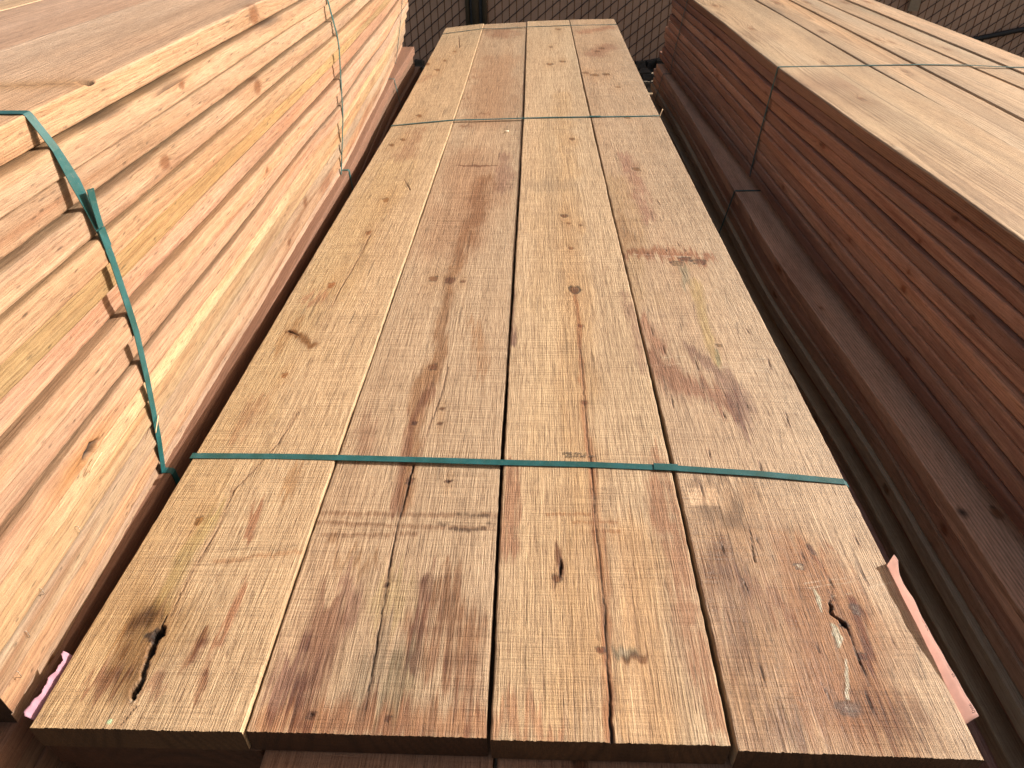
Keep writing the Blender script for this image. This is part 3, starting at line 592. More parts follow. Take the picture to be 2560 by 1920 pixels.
def lfeat(k):
    def f(G):
        Y, B = G['y'], G['b']; rt = (G['a'] > 0.5)
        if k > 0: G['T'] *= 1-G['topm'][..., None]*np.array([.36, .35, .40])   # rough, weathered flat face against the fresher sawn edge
        if k == 9:   # bark pocket open in the edge
            q = np.sqrt(((Y-0.72)/0.024)**2+((B-0.030)/0.0085)**2)*(1+0.3*vn(Y*90, B*200, 5))
            m = np.clip((1.0-q)/0.2, 0, 1)*rt*(G['a'] > 0.99); G['dark'] = np.maximum(G['dark'], m); G['disp'] -= m*0.012
            halo = np.exp(-(((Y-0.70)/0.10)**2+((B-0.028)/0.02)**2))*rt; G['T'] *= 1-halo[..., None]*np.array([.25, .38, .6])
        if k in (3, 11, 12, 13):
            s = np.clip(fbm(Y*5, B*60, 70+k, 3)*2.2, 0, 1)*rt; G['T'] *= 1-s[..., None]*np.array([.30, .42, .45])*(1.0 if k == 13 else .6)
        if k == 0:
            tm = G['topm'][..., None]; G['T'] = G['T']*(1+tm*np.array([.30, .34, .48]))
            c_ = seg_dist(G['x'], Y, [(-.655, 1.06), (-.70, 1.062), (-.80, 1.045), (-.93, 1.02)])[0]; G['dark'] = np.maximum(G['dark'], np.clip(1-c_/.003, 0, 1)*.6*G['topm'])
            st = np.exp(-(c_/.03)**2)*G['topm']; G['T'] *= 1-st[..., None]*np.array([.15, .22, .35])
            nk = np.exp(-((Y-1.068)/.008)**4-((G['x']+.664)/.010)**4); G['disp'] -= .010*nk*G['topm']; G['dark'] = np.maximum(G['dark'], nk*.9*G['topm'])
        if k == 1:
            s = np.clip(fbm(Y*3.3+2, B*40+9, 90, 3)*2.5-0.3, 0, 1)*rt*(B < .012); G['dark'] = np.maximum(G['dark'], s*.8)
        s = np.clip(fbm(Y*2.2+k, B*90+k*3, 75+k, 3)*2-0.35, 0, 1)*rt; G['T'] *= 1-s[..., None]*np.array([.16, .28, .34])
        s = np.clip(-fbm(Y*1.6+k, B*45+k*5, 95+k, 3)*1.8, 0, 1)*rt; G['T'] *= 1+s[..., None]*np.array([.06, .03, -.06])
        # scattered pin holes and short dark flecks
        r = np.random.default_rng(k+40)
        for _ in range(60):
            cy, cb = r.uniform(.45, 3.5), r.uniform(.004, .038); L = r.uniform(.002, .010)*(0.6+cy*.5)
            sel = np.where(np.abs(Y[:, 0]-cy) < L)[0]
            if len(sel) == 0: continue
            s_ = slice(sel[0], sel[-1]+1); q = ((Y[s_]-cy)/L)**2+((B[s_]-cb)/(.0014))**2
            G['dark'][s_] = np.maximum(G['dark'][s_], np.clip(1.2-q, 0, 1)*r.uniform(.3, .8)*rt[s_])
        # wandering bottom/top arris and raised fibres
        G['disp'] += 0.0010*fbm(Y*6, B*25, 80+k, 3)*(G['a'] > .99)
    return f
ypts = [0.43, 0.9, 1.4, 2.0, 2.4, 3.0, 3.5, 4.1, 4.68]
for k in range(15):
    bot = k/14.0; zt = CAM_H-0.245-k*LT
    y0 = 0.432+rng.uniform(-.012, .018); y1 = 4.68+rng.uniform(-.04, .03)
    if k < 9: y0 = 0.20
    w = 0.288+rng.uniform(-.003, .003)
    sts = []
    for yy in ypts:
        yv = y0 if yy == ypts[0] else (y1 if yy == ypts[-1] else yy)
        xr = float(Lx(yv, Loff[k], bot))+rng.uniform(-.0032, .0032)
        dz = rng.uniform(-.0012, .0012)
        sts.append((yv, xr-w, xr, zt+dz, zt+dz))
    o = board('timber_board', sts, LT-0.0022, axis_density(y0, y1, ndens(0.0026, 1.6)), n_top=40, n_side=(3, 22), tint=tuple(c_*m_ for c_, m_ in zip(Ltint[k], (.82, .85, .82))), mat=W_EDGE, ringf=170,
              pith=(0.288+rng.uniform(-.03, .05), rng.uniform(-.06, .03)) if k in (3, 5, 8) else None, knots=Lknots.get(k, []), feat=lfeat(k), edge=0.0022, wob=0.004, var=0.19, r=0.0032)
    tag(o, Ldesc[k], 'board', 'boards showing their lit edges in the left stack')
# further top boards of the left stack
for k, (xr, wd, tint, lab) in enumerate(((-.945, .285, (.50, .335, .235), 'pinkish brown flat board on top of the left stack, beside the edge board'), (-1.233, .285, (.56, .41, .27), 'pale flat board on top of the left stack, furthest from its lit face'))):
    zt = CAM_H-0.247
    sts = [(0.25, xr-wd, xr, zt, zt), (1.0, xr-wd, xr, zt, zt), (2.4, xr-wd-.02, xr-.02, zt, zt), (4.66, xr-wd-.09, xr-.09, zt, zt)]
    o = board('timber_board', sts, LT, axis_density(0.25, 4.66, ndens(0.006, 1)), n_top=50, tint=tint, mat=W_SMOOTH, ringf=190, knots=[('top', 1.35, .2, .008)], pith=(.1, .03))
    tag(o, lab, 'board', 'flat top boards of the left stack')

# left stack, lower bundle
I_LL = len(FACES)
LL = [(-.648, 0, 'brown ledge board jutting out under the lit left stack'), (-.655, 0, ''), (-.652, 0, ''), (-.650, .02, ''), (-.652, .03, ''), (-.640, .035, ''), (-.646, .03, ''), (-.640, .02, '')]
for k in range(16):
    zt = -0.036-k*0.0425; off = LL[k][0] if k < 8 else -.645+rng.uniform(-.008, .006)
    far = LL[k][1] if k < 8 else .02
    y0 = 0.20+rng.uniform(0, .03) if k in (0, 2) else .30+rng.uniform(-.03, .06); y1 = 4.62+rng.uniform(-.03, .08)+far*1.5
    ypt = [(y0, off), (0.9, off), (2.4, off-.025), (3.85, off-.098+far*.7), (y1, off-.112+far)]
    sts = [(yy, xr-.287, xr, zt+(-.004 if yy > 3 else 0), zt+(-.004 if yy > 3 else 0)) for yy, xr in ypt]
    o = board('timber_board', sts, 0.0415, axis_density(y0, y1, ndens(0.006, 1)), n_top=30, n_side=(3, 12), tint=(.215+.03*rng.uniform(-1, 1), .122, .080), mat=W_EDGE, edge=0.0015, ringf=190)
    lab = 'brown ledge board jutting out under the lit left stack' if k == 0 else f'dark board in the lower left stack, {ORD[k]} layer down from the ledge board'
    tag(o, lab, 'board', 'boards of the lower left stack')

# ---------------------------------------------------------------- right stack, upper bundle
I_RU = len(FACES)
RT = 0.0405
def Rx(y, z):
    top = np.interp(y, [.45, 1.0, 1.41, 1.9, 2.4, 2.97, 4.0, 4.74, 5.35], [1.03, 1.018, 1.012, .993, .972, .945, .940, .926, .918])
    bot = np.interp(y, [.45, .96, 1.26, 1.6, 2.3, 3.0, 4.0, 4.74, 5.35], [.990, .973, .964, .945, .935, .919, .895, .875, .862])
    return top+(bot-top)*z
Rdesc = ['reddish brown shaded board edge, topmost of the right stack', 'dark streaked board edge, second layer of the right stack', 'brown board with a dark slot knot, third layer of the right stack', 'board edge with cathedral grain, fourth layer of the right stack',
         'red brown board edge, fifth layer of the right stack', 'board with pale scuff marks, sixth layer of the right stack', 'narrow shaded board edge, seventh layer of the right stack', 'olive brown board with a knot and long dark groove, eighth layer of the right stack',
         'lighter brown shaded board edge, ninth layer of the right stack', 'board with stamped dark marks at its far end, tenth layer of the right stack', 'bottom board of the upper right stack, resting above the ledge']
Rjit = [0, .012, .004, .010, .0, .006, -.004, .002, .008, -.002, .0]
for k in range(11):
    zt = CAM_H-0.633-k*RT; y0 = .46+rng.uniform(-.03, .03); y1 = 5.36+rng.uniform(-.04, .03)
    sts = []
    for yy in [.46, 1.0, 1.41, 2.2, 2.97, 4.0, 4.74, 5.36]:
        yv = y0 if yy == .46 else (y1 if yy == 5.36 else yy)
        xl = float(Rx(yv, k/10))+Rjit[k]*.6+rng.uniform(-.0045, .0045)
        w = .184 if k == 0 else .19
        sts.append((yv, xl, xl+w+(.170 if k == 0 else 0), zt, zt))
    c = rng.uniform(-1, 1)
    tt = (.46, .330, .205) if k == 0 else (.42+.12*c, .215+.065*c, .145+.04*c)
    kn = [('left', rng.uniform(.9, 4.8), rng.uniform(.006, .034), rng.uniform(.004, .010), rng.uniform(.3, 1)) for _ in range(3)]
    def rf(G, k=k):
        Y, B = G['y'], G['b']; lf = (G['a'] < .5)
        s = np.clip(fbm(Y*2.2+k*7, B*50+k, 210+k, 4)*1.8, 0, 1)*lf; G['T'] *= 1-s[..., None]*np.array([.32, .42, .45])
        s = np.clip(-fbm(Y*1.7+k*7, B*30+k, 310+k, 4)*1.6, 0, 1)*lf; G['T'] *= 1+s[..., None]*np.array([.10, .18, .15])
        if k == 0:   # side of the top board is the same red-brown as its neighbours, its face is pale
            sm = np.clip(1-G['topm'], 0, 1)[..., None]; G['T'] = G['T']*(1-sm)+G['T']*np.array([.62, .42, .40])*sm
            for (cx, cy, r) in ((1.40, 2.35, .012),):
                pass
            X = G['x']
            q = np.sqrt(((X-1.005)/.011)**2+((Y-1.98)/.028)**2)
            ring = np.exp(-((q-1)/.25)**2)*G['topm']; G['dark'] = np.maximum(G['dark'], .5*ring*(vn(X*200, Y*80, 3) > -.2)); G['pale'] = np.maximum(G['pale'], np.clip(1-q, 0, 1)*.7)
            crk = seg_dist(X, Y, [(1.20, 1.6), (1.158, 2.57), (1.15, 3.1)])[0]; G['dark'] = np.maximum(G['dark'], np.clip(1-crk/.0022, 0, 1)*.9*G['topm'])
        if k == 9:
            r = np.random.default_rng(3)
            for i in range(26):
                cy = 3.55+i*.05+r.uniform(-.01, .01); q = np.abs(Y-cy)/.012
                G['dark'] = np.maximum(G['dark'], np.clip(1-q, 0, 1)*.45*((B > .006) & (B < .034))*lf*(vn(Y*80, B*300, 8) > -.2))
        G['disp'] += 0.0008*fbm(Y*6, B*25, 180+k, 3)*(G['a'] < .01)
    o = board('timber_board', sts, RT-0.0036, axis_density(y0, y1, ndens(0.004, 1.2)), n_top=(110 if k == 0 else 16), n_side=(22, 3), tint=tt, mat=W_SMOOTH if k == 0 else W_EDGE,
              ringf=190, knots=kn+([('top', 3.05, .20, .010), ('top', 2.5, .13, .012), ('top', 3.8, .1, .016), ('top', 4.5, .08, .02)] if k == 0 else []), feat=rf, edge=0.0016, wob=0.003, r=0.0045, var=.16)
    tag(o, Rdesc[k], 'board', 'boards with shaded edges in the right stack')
rtop = [((1.307, 1.318, 1.306, 1.290), (1.476, 1.484, 1.481, 1.475), (.46, .325, .205), 'pale board on top of the right stack, between the edge board and the widest gap'),
        ((1.500, 1.496, 1.493, 1.487), (1.705, 1.695, 1.668, 1.634), (.47, .34, .22), 'tan board on top of the right stack, just inside the two narrow outer boards'),
        ((1.728, 1.716, 1.690, 1.650), (1.822, 1.818, 1.814, 1.800), (.42, .30, .19), 'streaky narrow board on top of the right stack, second from its outer edge'),
        ((1.828, 1.823, 1.821, 1.812), (1.972, 1.968, 1.963, 1.957), (.50, .36, .24), 'pale narrow board along the outer edge of the right stack')]
for i, (xl, xr, tint, lab) in enumerate(rtop):
    zt = CAM_H-0.633+[0, .001, -.002, .002][i]
    sts = [(yy, a, c, zt, zt) for yy, a, c in zip((.5, 2.2, 3.2, 5.36), xl, xr)]
    sts[0] = (.5,)+sts[0][1:]
    w = xr[0]-xl[0]
    def tf(G, i=i):
        X, Y = G['x'], G['y']
        m = np.clip(fbm(X*14+i*3, Y*1.6+i, 400+i, 4)*2.6-0.7, 0, 1)*np.clip(.4+fbm(X*70, Y*8, 420+i, 3)*1.5, 0, 1)*G['topm']
        G['T'] *= 1-m[..., None]*np.array([.5, .42, .35])
    o = board('timber_board', sts, RT, axis_density(.5, 5.36, ndens(0.007, 1)), n_top=56, tint=tint, mat=W_SMOOTH, ringf=180, feat=tf, r=.004, var=.22, edge=.002,
              knots=[('top', 2.9+.55*i, .09, .012, .6), ('top', 3.7-.2*i, .05, .010, .8), ('top', 4.6, .08, .013)])
    tag(o, lab, 'board', 'flat top boards of the right stack')
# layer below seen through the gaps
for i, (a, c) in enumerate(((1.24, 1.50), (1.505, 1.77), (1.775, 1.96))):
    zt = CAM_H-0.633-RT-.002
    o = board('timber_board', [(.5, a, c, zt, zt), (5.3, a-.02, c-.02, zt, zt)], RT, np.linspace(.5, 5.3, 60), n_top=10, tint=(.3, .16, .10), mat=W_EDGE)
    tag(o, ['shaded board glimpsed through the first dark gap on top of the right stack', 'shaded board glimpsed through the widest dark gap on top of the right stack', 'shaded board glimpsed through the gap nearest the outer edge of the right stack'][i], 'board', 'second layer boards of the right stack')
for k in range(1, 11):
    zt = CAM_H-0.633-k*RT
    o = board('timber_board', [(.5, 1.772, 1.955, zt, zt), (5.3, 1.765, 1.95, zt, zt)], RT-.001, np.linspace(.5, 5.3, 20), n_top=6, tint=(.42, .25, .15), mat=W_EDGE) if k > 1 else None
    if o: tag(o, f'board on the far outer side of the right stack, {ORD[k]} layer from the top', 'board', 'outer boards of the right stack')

# right stack, lower bundle
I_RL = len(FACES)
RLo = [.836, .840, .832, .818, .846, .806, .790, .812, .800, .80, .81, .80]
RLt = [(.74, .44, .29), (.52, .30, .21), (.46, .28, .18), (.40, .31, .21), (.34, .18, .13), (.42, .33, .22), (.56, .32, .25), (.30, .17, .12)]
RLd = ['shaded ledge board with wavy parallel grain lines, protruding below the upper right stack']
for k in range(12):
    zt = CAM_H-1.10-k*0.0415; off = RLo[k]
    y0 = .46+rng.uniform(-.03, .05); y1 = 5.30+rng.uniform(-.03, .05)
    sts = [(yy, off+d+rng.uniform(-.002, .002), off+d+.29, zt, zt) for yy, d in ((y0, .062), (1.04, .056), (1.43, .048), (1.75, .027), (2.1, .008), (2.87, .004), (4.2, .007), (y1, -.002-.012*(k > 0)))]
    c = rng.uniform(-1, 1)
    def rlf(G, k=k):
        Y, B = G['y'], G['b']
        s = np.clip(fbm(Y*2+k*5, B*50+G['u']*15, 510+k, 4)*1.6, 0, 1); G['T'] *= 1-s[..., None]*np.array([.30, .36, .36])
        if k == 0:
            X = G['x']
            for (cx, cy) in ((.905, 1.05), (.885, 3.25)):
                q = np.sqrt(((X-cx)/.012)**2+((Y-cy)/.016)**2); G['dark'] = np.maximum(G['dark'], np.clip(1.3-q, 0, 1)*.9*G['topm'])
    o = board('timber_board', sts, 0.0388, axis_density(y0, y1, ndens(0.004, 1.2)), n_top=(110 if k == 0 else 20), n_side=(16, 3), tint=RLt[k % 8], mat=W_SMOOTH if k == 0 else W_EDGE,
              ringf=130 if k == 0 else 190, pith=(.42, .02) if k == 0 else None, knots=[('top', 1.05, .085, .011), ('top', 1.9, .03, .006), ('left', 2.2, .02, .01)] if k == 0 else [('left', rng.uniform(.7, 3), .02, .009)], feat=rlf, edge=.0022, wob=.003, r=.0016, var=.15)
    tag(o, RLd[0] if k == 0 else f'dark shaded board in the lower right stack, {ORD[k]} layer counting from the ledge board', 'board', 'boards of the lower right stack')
# bearers below the stacks
for (x0, x1, lab, zt, ny) in ((-1.5, -.69, 'left', -.036-16*.0425, 0), (-.60, .52, 'middle', -0.0965-15*.0435+.001, 0), (.84, 1.9, 'right', CAM_H-1.10-12*.0415, 0)):
    for j, yy in enumerate((1.0, 3.9)):
        sts = [(yy, x0, x1, zt, zt), (yy+.09, x0, x1, zt, zt)]
        if zt-GROUND < .02: continue
        o = board('timber_bearer', sts, zt-GROUND, np.linspace(yy, yy+.09, 3), n_top=10, tint=(.25, .16, .10))
        tag(o, f'square timber bearer under the {"near" if j == 0 else "far"} half of the {lab} stack', 'bearer', 'bearers under the stacks')
# stickers between upper and lower right bundles
for j, yy in enumerate((.75, 2.5, 4.6)):
    zt = CAM_H-0.633-11*RT; h = zt-(CAM_H-1.10)
    o = board('timber_sticker', [(yy, .99, 1.9, zt, zt), (yy+.04, .99, 1.9, zt, zt)], max(h-.0005, .004), np.linspace(yy, yy+.04, 3), n_top=10, tint=(.25, .15, .09))
    tag(o, f'thin spacer lath between the two right stacks, {["near", "middle", "far"][j]} one', 'lath', 'spacer laths in the right stack')

# ---------------------------------------------------------------- strapping
def strap_mat():
    b = NB('green_polyester_strap')
    tc = b.n('ShaderNodeTexCoord').outputs['Object']
    n1 = b.noise(tc, 35, 3); n2 = b.noise(tc, 900, 2); n3 = b.noise(tc, 260, 2, .7)
    c = b.mix(b.ramp(n1, .35, .65), (0.010, 0.078, 0.078, 1), (0.018, 0.115, 0.128, 1))
    c = b.mix(b.math('MULTIPLY', b.ramp(n3, .60, .72), .45), c, (0.14, 0.16, 0.13, 1))
    emb = b.n('ShaderNodeTexWave', wave_type='BANDS', bands_direction='DIAGONAL'); emb.inputs['Scale'].default_value = 330
    b.l(tc, emb.inputs['Vector'])
    p = b.n('ShaderNodeBsdfPrincipled'); b.l(c, p.inputs['Base Color']); b.l(b.ramp(n2, .3, .7, .30, .52), p.inputs['Roughness'])
    p.inputs['Specular IOR Level'].default_value = 0.42
    bp = b.n('ShaderNodeBump'); bp.inputs['Strength'].default_value = .5; bp.inputs['Distance'].default_value = .0002
    b.l(b.math('ADD', emb.outputs['Fac'], n2), bp.inputs['Height']); b.l(bp.outputs[0], p.inputs['Normal'])
    b.l(p.outputs[0], b.out.inputs[0]); return b.m
STRAP = strap_mat()
def ribbon(name, pts, wdir, width=0.0135, t=0.0009, mat=None, parent=None, widths=None, sub=8):
    """flat band following pts; wdir = width direction(s)"""
    pts = [np.array(p, float) for p in pts]; n = len(pts)
    if not isinstance(wdir, list): wdir = [wdir]*n
    wd = [np.array(w, float)/np.linalg.norm(w) for w in wdir]
    widths = widths or [width]*n
    P2, W2, D2 = [], [], []
    for i in range(n-1):      # fillet by inserting points close to each corner
        for u in np.linspace(0, 1, sub, endpoint=False):
            P2.append(pts[i]*(1-u)+pts[i+1]*u); W2.append(widths[i]*(1-u)+widths[i+1]*u); v = wd[i]*(1-u)+wd[i+1]*u; D2.append(v/np.linalg.norm(v))
    P2.append(pts[-1]); W2.append(widths[-1]); D2.append(wd[-1])
    P2 = np.array(P2)
    T2 = np.gradient(P2, axis=0); T2 /= np.linalg.norm(T2, axis=1)[:, None]+1e-12
    V, Fc = [], []
    for p, w, d, tg in zip(P2, W2, D2, T2):
        d = d-tg*(d@tg); d /= np.linalg.norm(d); nn = np.cross(d, tg)
        for (a, c) in ((-.5, -.5), (.5, -.5), (.5, .5), (-.5, .5)):
            V.append(tuple(p+d*w*a+nn*t*c))
    m = len(P2)
    for i in range(m-1):
        for j in range(4):
            Fc.append((i*4+j, i*4+(j+1) % 4, (i+1)*4+(j+1) % 4, (i+1)*4+j))
    Fc.append((3, 2, 1, 0)); Fc.append(((m-1)*4, (m-1)*4+1, (m-1)*4+2, (m-1)*4+3))
    org = np.array(V[0]); V = [tuple(np.array(v)-org) for v in V]
    me = bpy.data.meshes.new(name); me.from_pydata(V, [], Fc); me.update()
    import bmesh
    bm = bmesh.new(); bm.from_mesh(me); bmesh.ops.recalc_face_normals(bm, faces=bm.faces); bm.to_mesh(me); bm.free()
    o = link(name, me, mats=[mat or STRAP])
    if parent: o.parent = parent; o.location = Vector(org)-parent.location
    else: o.location = org
    return o
YD = (0, 1, 0)
G_STR = 'straps around the stacks of boards'
e = 0.0012
def taut(first, count, side, y, ztop_extra=.0012, off=.0010, zlow=None):
    '''points of a taut strap over the outermost corners of stacked boards; side +1 faces right, -1 faces left'''
    pts = []
    for (ys_f, XL, XR, ZL, th) in FACES[first:first+count]:
        x = float(np.interp(y, ys_f, XR if side > 0 else XL)); z = float(np.interp(y, ys_f, ZL))
        pts += [(x*side, z-.003), (x*side, z-th+.003)]
    pts.sort(key=lambda p: -p[1]); hull = []
    for p in pts:
        while len(hull) >= 2 and (hull[-1][0]-hull[-2][0])*(p[1]-hull[-2][1])-(p[0]-hull[-2][0])*(hull[-1][1]-hull[-2][1]) >= 0: hull.pop()
        hull.append(p)
    x0 = hull[0][0]
    return [((x0-.008)*side, y, hull[0][1]+.003+ztop_extra), ((x0-.0015)*side, y, hull[0][1]+.003+ztop_extra*.6)]+[((px_+off)*side, y, pz_) for px_, pz_ in hull]
# middle stack
s = ribbon('green_strap', [(-.608, .895, -.5), (-.606, .895, -.02), (-.603, .893, e), (-.45, .893, .0025), (-.3455, .890, .0042), (-.2, .889, .0025), (-.054, .886, .0016), (.09, .884, .0015), (.236, .878, .0016), (.38, .873, -.004), (.523, .864, -.0115), (.531, .863, -.018), (.532, .863, -.5)], YD, sub=5)
tag(s, 'flat green plastic strap across the near part of the middle stack', 'strap', G_STR)
ribbon('strap_seal', [(.205, .8795, .0030), (.238, .878, .0030), (.246, .8777, .0028)], YD, width=.0158, t=.0016, parent=s, sub=3)
s = ribbon('green_strap', [(-.617, 2.97, -.5), (-.615, 2.97, -.04), (-.611, 2.97, -.0295), (-.48, 2.972, -.018), (-.349, 2.975, -.0085), (-.2, 2.977, -.0060), (-.056, 2.98, -.0028), (.08, 2.98, .0005), (.222, 2.98, .0016), (.36, 2.98, .003), (.505, 2.98, .0052), (.510, 2.98, -.003), (.512, 2.98, -.5)], YD, sub=5)
tag(s, 'thin looking green strap halfway along the middle stack, lit greyish', 'strap', G_STR)
ribbon('strap_seal', [(.215, 2.98, .0032), (.262, 2.98, .0034)], YD, width=.0165, t=.002, parent=s, sub=3)
s = ribbon('green_strap', [(-.640, 5.08, -.5), (-.638, 5.08, -.055), (-.634, 5.08, -.042), (-.5, 5.09, -.029), (-.370, 5.10, -.0155), (-.22, 5.10, -.0140), (-.077, 5.10, -.0065), (.212, 5.10, .0008), (.37, 5.10, .002), (.517, 5.10, .0042), (.522, 5.10, -.005), (.524, 5.10, -.5)], YD, sub=5)
tag(s, 'green strap at the far end of the middle stack', 'strap', G_STR)
# left upper bundle, near strap with a twisted seal
zL = CAM_H
hp = taut(I_LU, 15, 1, .906)
pts = [(-1.6, .905, zL-.2438)]+hp
# refine the run so that the half twist can be placed
fine_ = []
for p, q in zip(pts[3:-1], pts[4:]):
    m_ = max(1, int(abs(p[2]-q[2])/.02))
    for t_ in range(m_): fine_.append(tuple(np.array(p)*(1-t_/m_)+np.array(q)*t_/m_))
pts = pts[:3]+fine_+[pts[-1]]
pts = [(p[0]+(.0012 if i_ > 3 else 0), p[1], p[2]) for i_, p in enumerate(pts)]
wd, ws = [], []
for p in pts:
    hh = zL-p[2]; tw = math.exp(-((hh-.335)/.030)**2)
    wd.append((.18*tw, 1, .05*tw)); ws.append(.0150+.004*tw+.0015*math.exp(-((hh-.40)/.02)**2))
pts = [(p[0]+.0025*math.exp(-((zL-p[2]-.335)/.04)**2), p[1]-.014*min(1, max(0, (zL-p[2]-.55)/.31)), p[2]) for p in pts]
LS5 = min(pts, key=lambda p: abs(zL-p[2]-.41))
s = ribbon('green_strap', pts, wd, widths=ws, sub=2)
tag(s, 'green strap with folded overlap running down the lit face of the left stack', 'strap', G_STR)
ribbon('strap_seal', [(LS5[0]+.0008, .906, zL-.402), (LS5[0]+.0008, .906, zL-.430)], YD, width=.0168, t=.0018, parent=s, sub=3)
ribbon('loose_end', [(LS5[0]+.0012, .9065, zL-.400), (LS5[0]+.0018, .9080, zL-.380), (LS5[0]+.0024, .9100, zL-.360), (LS5[0]+.0030, .9120, zL-.346)], [(0, 1, 0), (0, 1, 0), (.1, 1, 0), (.15, 1, .1)], width=.0130, t=.0010, parent=s, sub=4)
s = ribbon('green_strap', [(-1.5, 2.41, zL-.2438)]+taut(I_LU, 15, 1, 2.41), YD, sub=6)
tag(s, 'narrow looking strap down the middle of the left stack, upper bundle', 'strap', G_STR)
s = ribbon('green_strap', [(-1.5, 4.2, zL-.2438)]+taut(I_LU, 15, 1, 4.2), YD, sub=6)
tag(s, 'strap down the far end of the left stack, upper bundle', 'strap', G_STR)
# left lower bundle
for (y, x0, x1, lab) in ((.893, -.72, -.648, 'short piece of dark green strap bent over the brown ledge beside the middle stack, near'), (2.45, -.75, -.674, 'green strap bent over the lower left ledge, halfway along'), (3.83, -.85, -.742, 'green strap bent over the lower left ledge, far along')):
    z0 = -.036-(.004 if y > 3 else 0)
    s = ribbon('green_strap', [(x0, y, z0+e)]+taut(I_LL, 16, 1, y), YD, sub=6)
    tag(s, lab, 'strap', G_STR)
# right upper bundle
s = ribbon('green_strap', taut(I_RU, 11, -1, 2.975)[::-1]+[(1.30, 2.99, CAM_H-.6315), (1.50, 2.995, CAM_H-.6305), (1.67, 2.97, CAM_H-.628), (1.82, 2.94, CAM_H-.6300), (1.965, 2.93, CAM_H-.6285), (1.972, 2.93, CAM_H-.64), (1.972, 2.93, -.20)], YD, sub=5)
tag(s, 'green strap over the top and shaded side of the right stack', 'strap', G_STR)
s = ribbon('green_strap', taut(I_RU, 11, -1, 4.90)[::-1]+[(1.29, 4.90, CAM_H-.6315), (1.64, 4.90, CAM_H-.629), (1.958, 4.90, CAM_H-.629), (1.965, 4.9, -.2)], YD, sub=5)
tag(s, 'strap down the far end of the right stack, upper bundle', 'strap', G_STR)
for (y, x0, lab) in ((2.88, .8375, 'dark green strap bent over the shaded ledge of the lower right stack, nearer one'), (4.98, .838, 'dark strap bent over the shaded ledge of the lower right stack, far one')):
    z0 = CAM_H-1.10
    s = ribbon('green_strap', [(1.1, y+.01, z0+e)]+taut(I_RL, 12, -1, y), YD, sub=6)
    tag(s, lab, 'strap', G_STR)

# ---------------------------------------------------------------- paper tags, grade stamps, small things
def simple(name, col, rough=.8, trans=0.0, bump=0.0, metal=0.0, noise=.12, nscale=60):
    b = NB(name); tc = b.n('ShaderNodeTexCoord').outputs['Object']
    n1 = b.noise(tc, nscale, 4, .6)
    c = b.mix(b.ramp(n1, .3, .7), tuple(x*(1-noise) for x in col)+(1,), tuple(min(1, x*(1+noise)) for x in col)+(1,))
    p = b.n('ShaderNodeBsdfPrincipled'); b.l(c, p.inputs['Base Color']); p.inputs['Roughness'].default_value = rough; p.inputs['Metallic'].default_value = metal
    if bump:
        bp = b.n('ShaderNodeBump'); bp.inputs['Distance'].default_value = bump; b.l(n1, bp.inputs['Height']); b.l(bp.outputs[0], p.inputs['Normal'])
    if trans:
        t = b.n('ShaderNodeBsdfTranslucent'); b.l(c, t.inputs[0]); mx = b.n('ShaderNodeMixShader'); mx.inputs[0].default_value = trans
        b.l(p.outputs[0], mx.inputs[1]); b.l(t.outputs[0], mx.inputs[2]); b.l(mx.outputs[0], b.out.inputs[0])
    else: b.l(p.outputs[0], b.out.inputs[0])
    return b.m
PAPER = simple('salmon_paper', (.94, .75, .70), .8, .58, .0002, noise=.05)
PINK = simple('pink_paper', (.56, .33, .44), .8, .3, .0002, noise=.05)
INK = simple('stamp_ink', (.09, .075, .060), .9, noise=.5, nscale=500)
TAGINK = simple('tag_ink', (.10, .07, .10), .9, noise=.3, nscale=500)
STEEL = simple('staple_steel', (.55, .52, .48), .35, metal=1.0)
SPLINT = simple('splinter_wood', (.72, .52, .32), .7)

def sheet(name, rows, mat, t=0.0003, parent=None):
    """rows: grid of points -> thin solid sheet"""
    R_ = np.array(rows, float); n, m = R_.shape[:2]
    du = np.gradient(R_, axis=0); dv = np.gradient(R_, axis=1); N = np.cross(du, dv); N /= np.linalg.norm(N, axis=2, keepdims=True)+1e-12
    org = R_[0, 0].copy(); V = np.concatenate([(R_-org+N*t/2).reshape(-1, 3), (R_-org-N*t/2).reshape(-1, 3)]); k = n*m; F = []
    for i in range(n-1):
        for j in range(m-1):
            q = (i*m+j, (i+1)*m+j, (i+1)*m+j+1, i*m+j+1); F.append(q); F.append(tuple(x+k for x in q[::-1]))
    bd = [(0, j) for j in range(m)]+[(i, m-1) for i in range(1, n)]+[(n-1, j) for j in range(m-2, -1, -1)]+[(i, 0) for i in range(n-2, 0, -1)]
    for a, b in zip(bd, bd[1:]+bd[:1]):
        a_, b_ = a[0]*m+a[1], b[0]*m+b[1]; F.append((a_, b_, b_+k, a_+k))
    me = bpy.data.meshes.new(name); me.from_pydata([tuple(v) for v in V], [], F); me.update()
    for p in me.polygons: p.use_smooth = True
    o = link(name, me, parent, [mat]); o.location = org if not parent else org-np.array(parent.location)
    return o
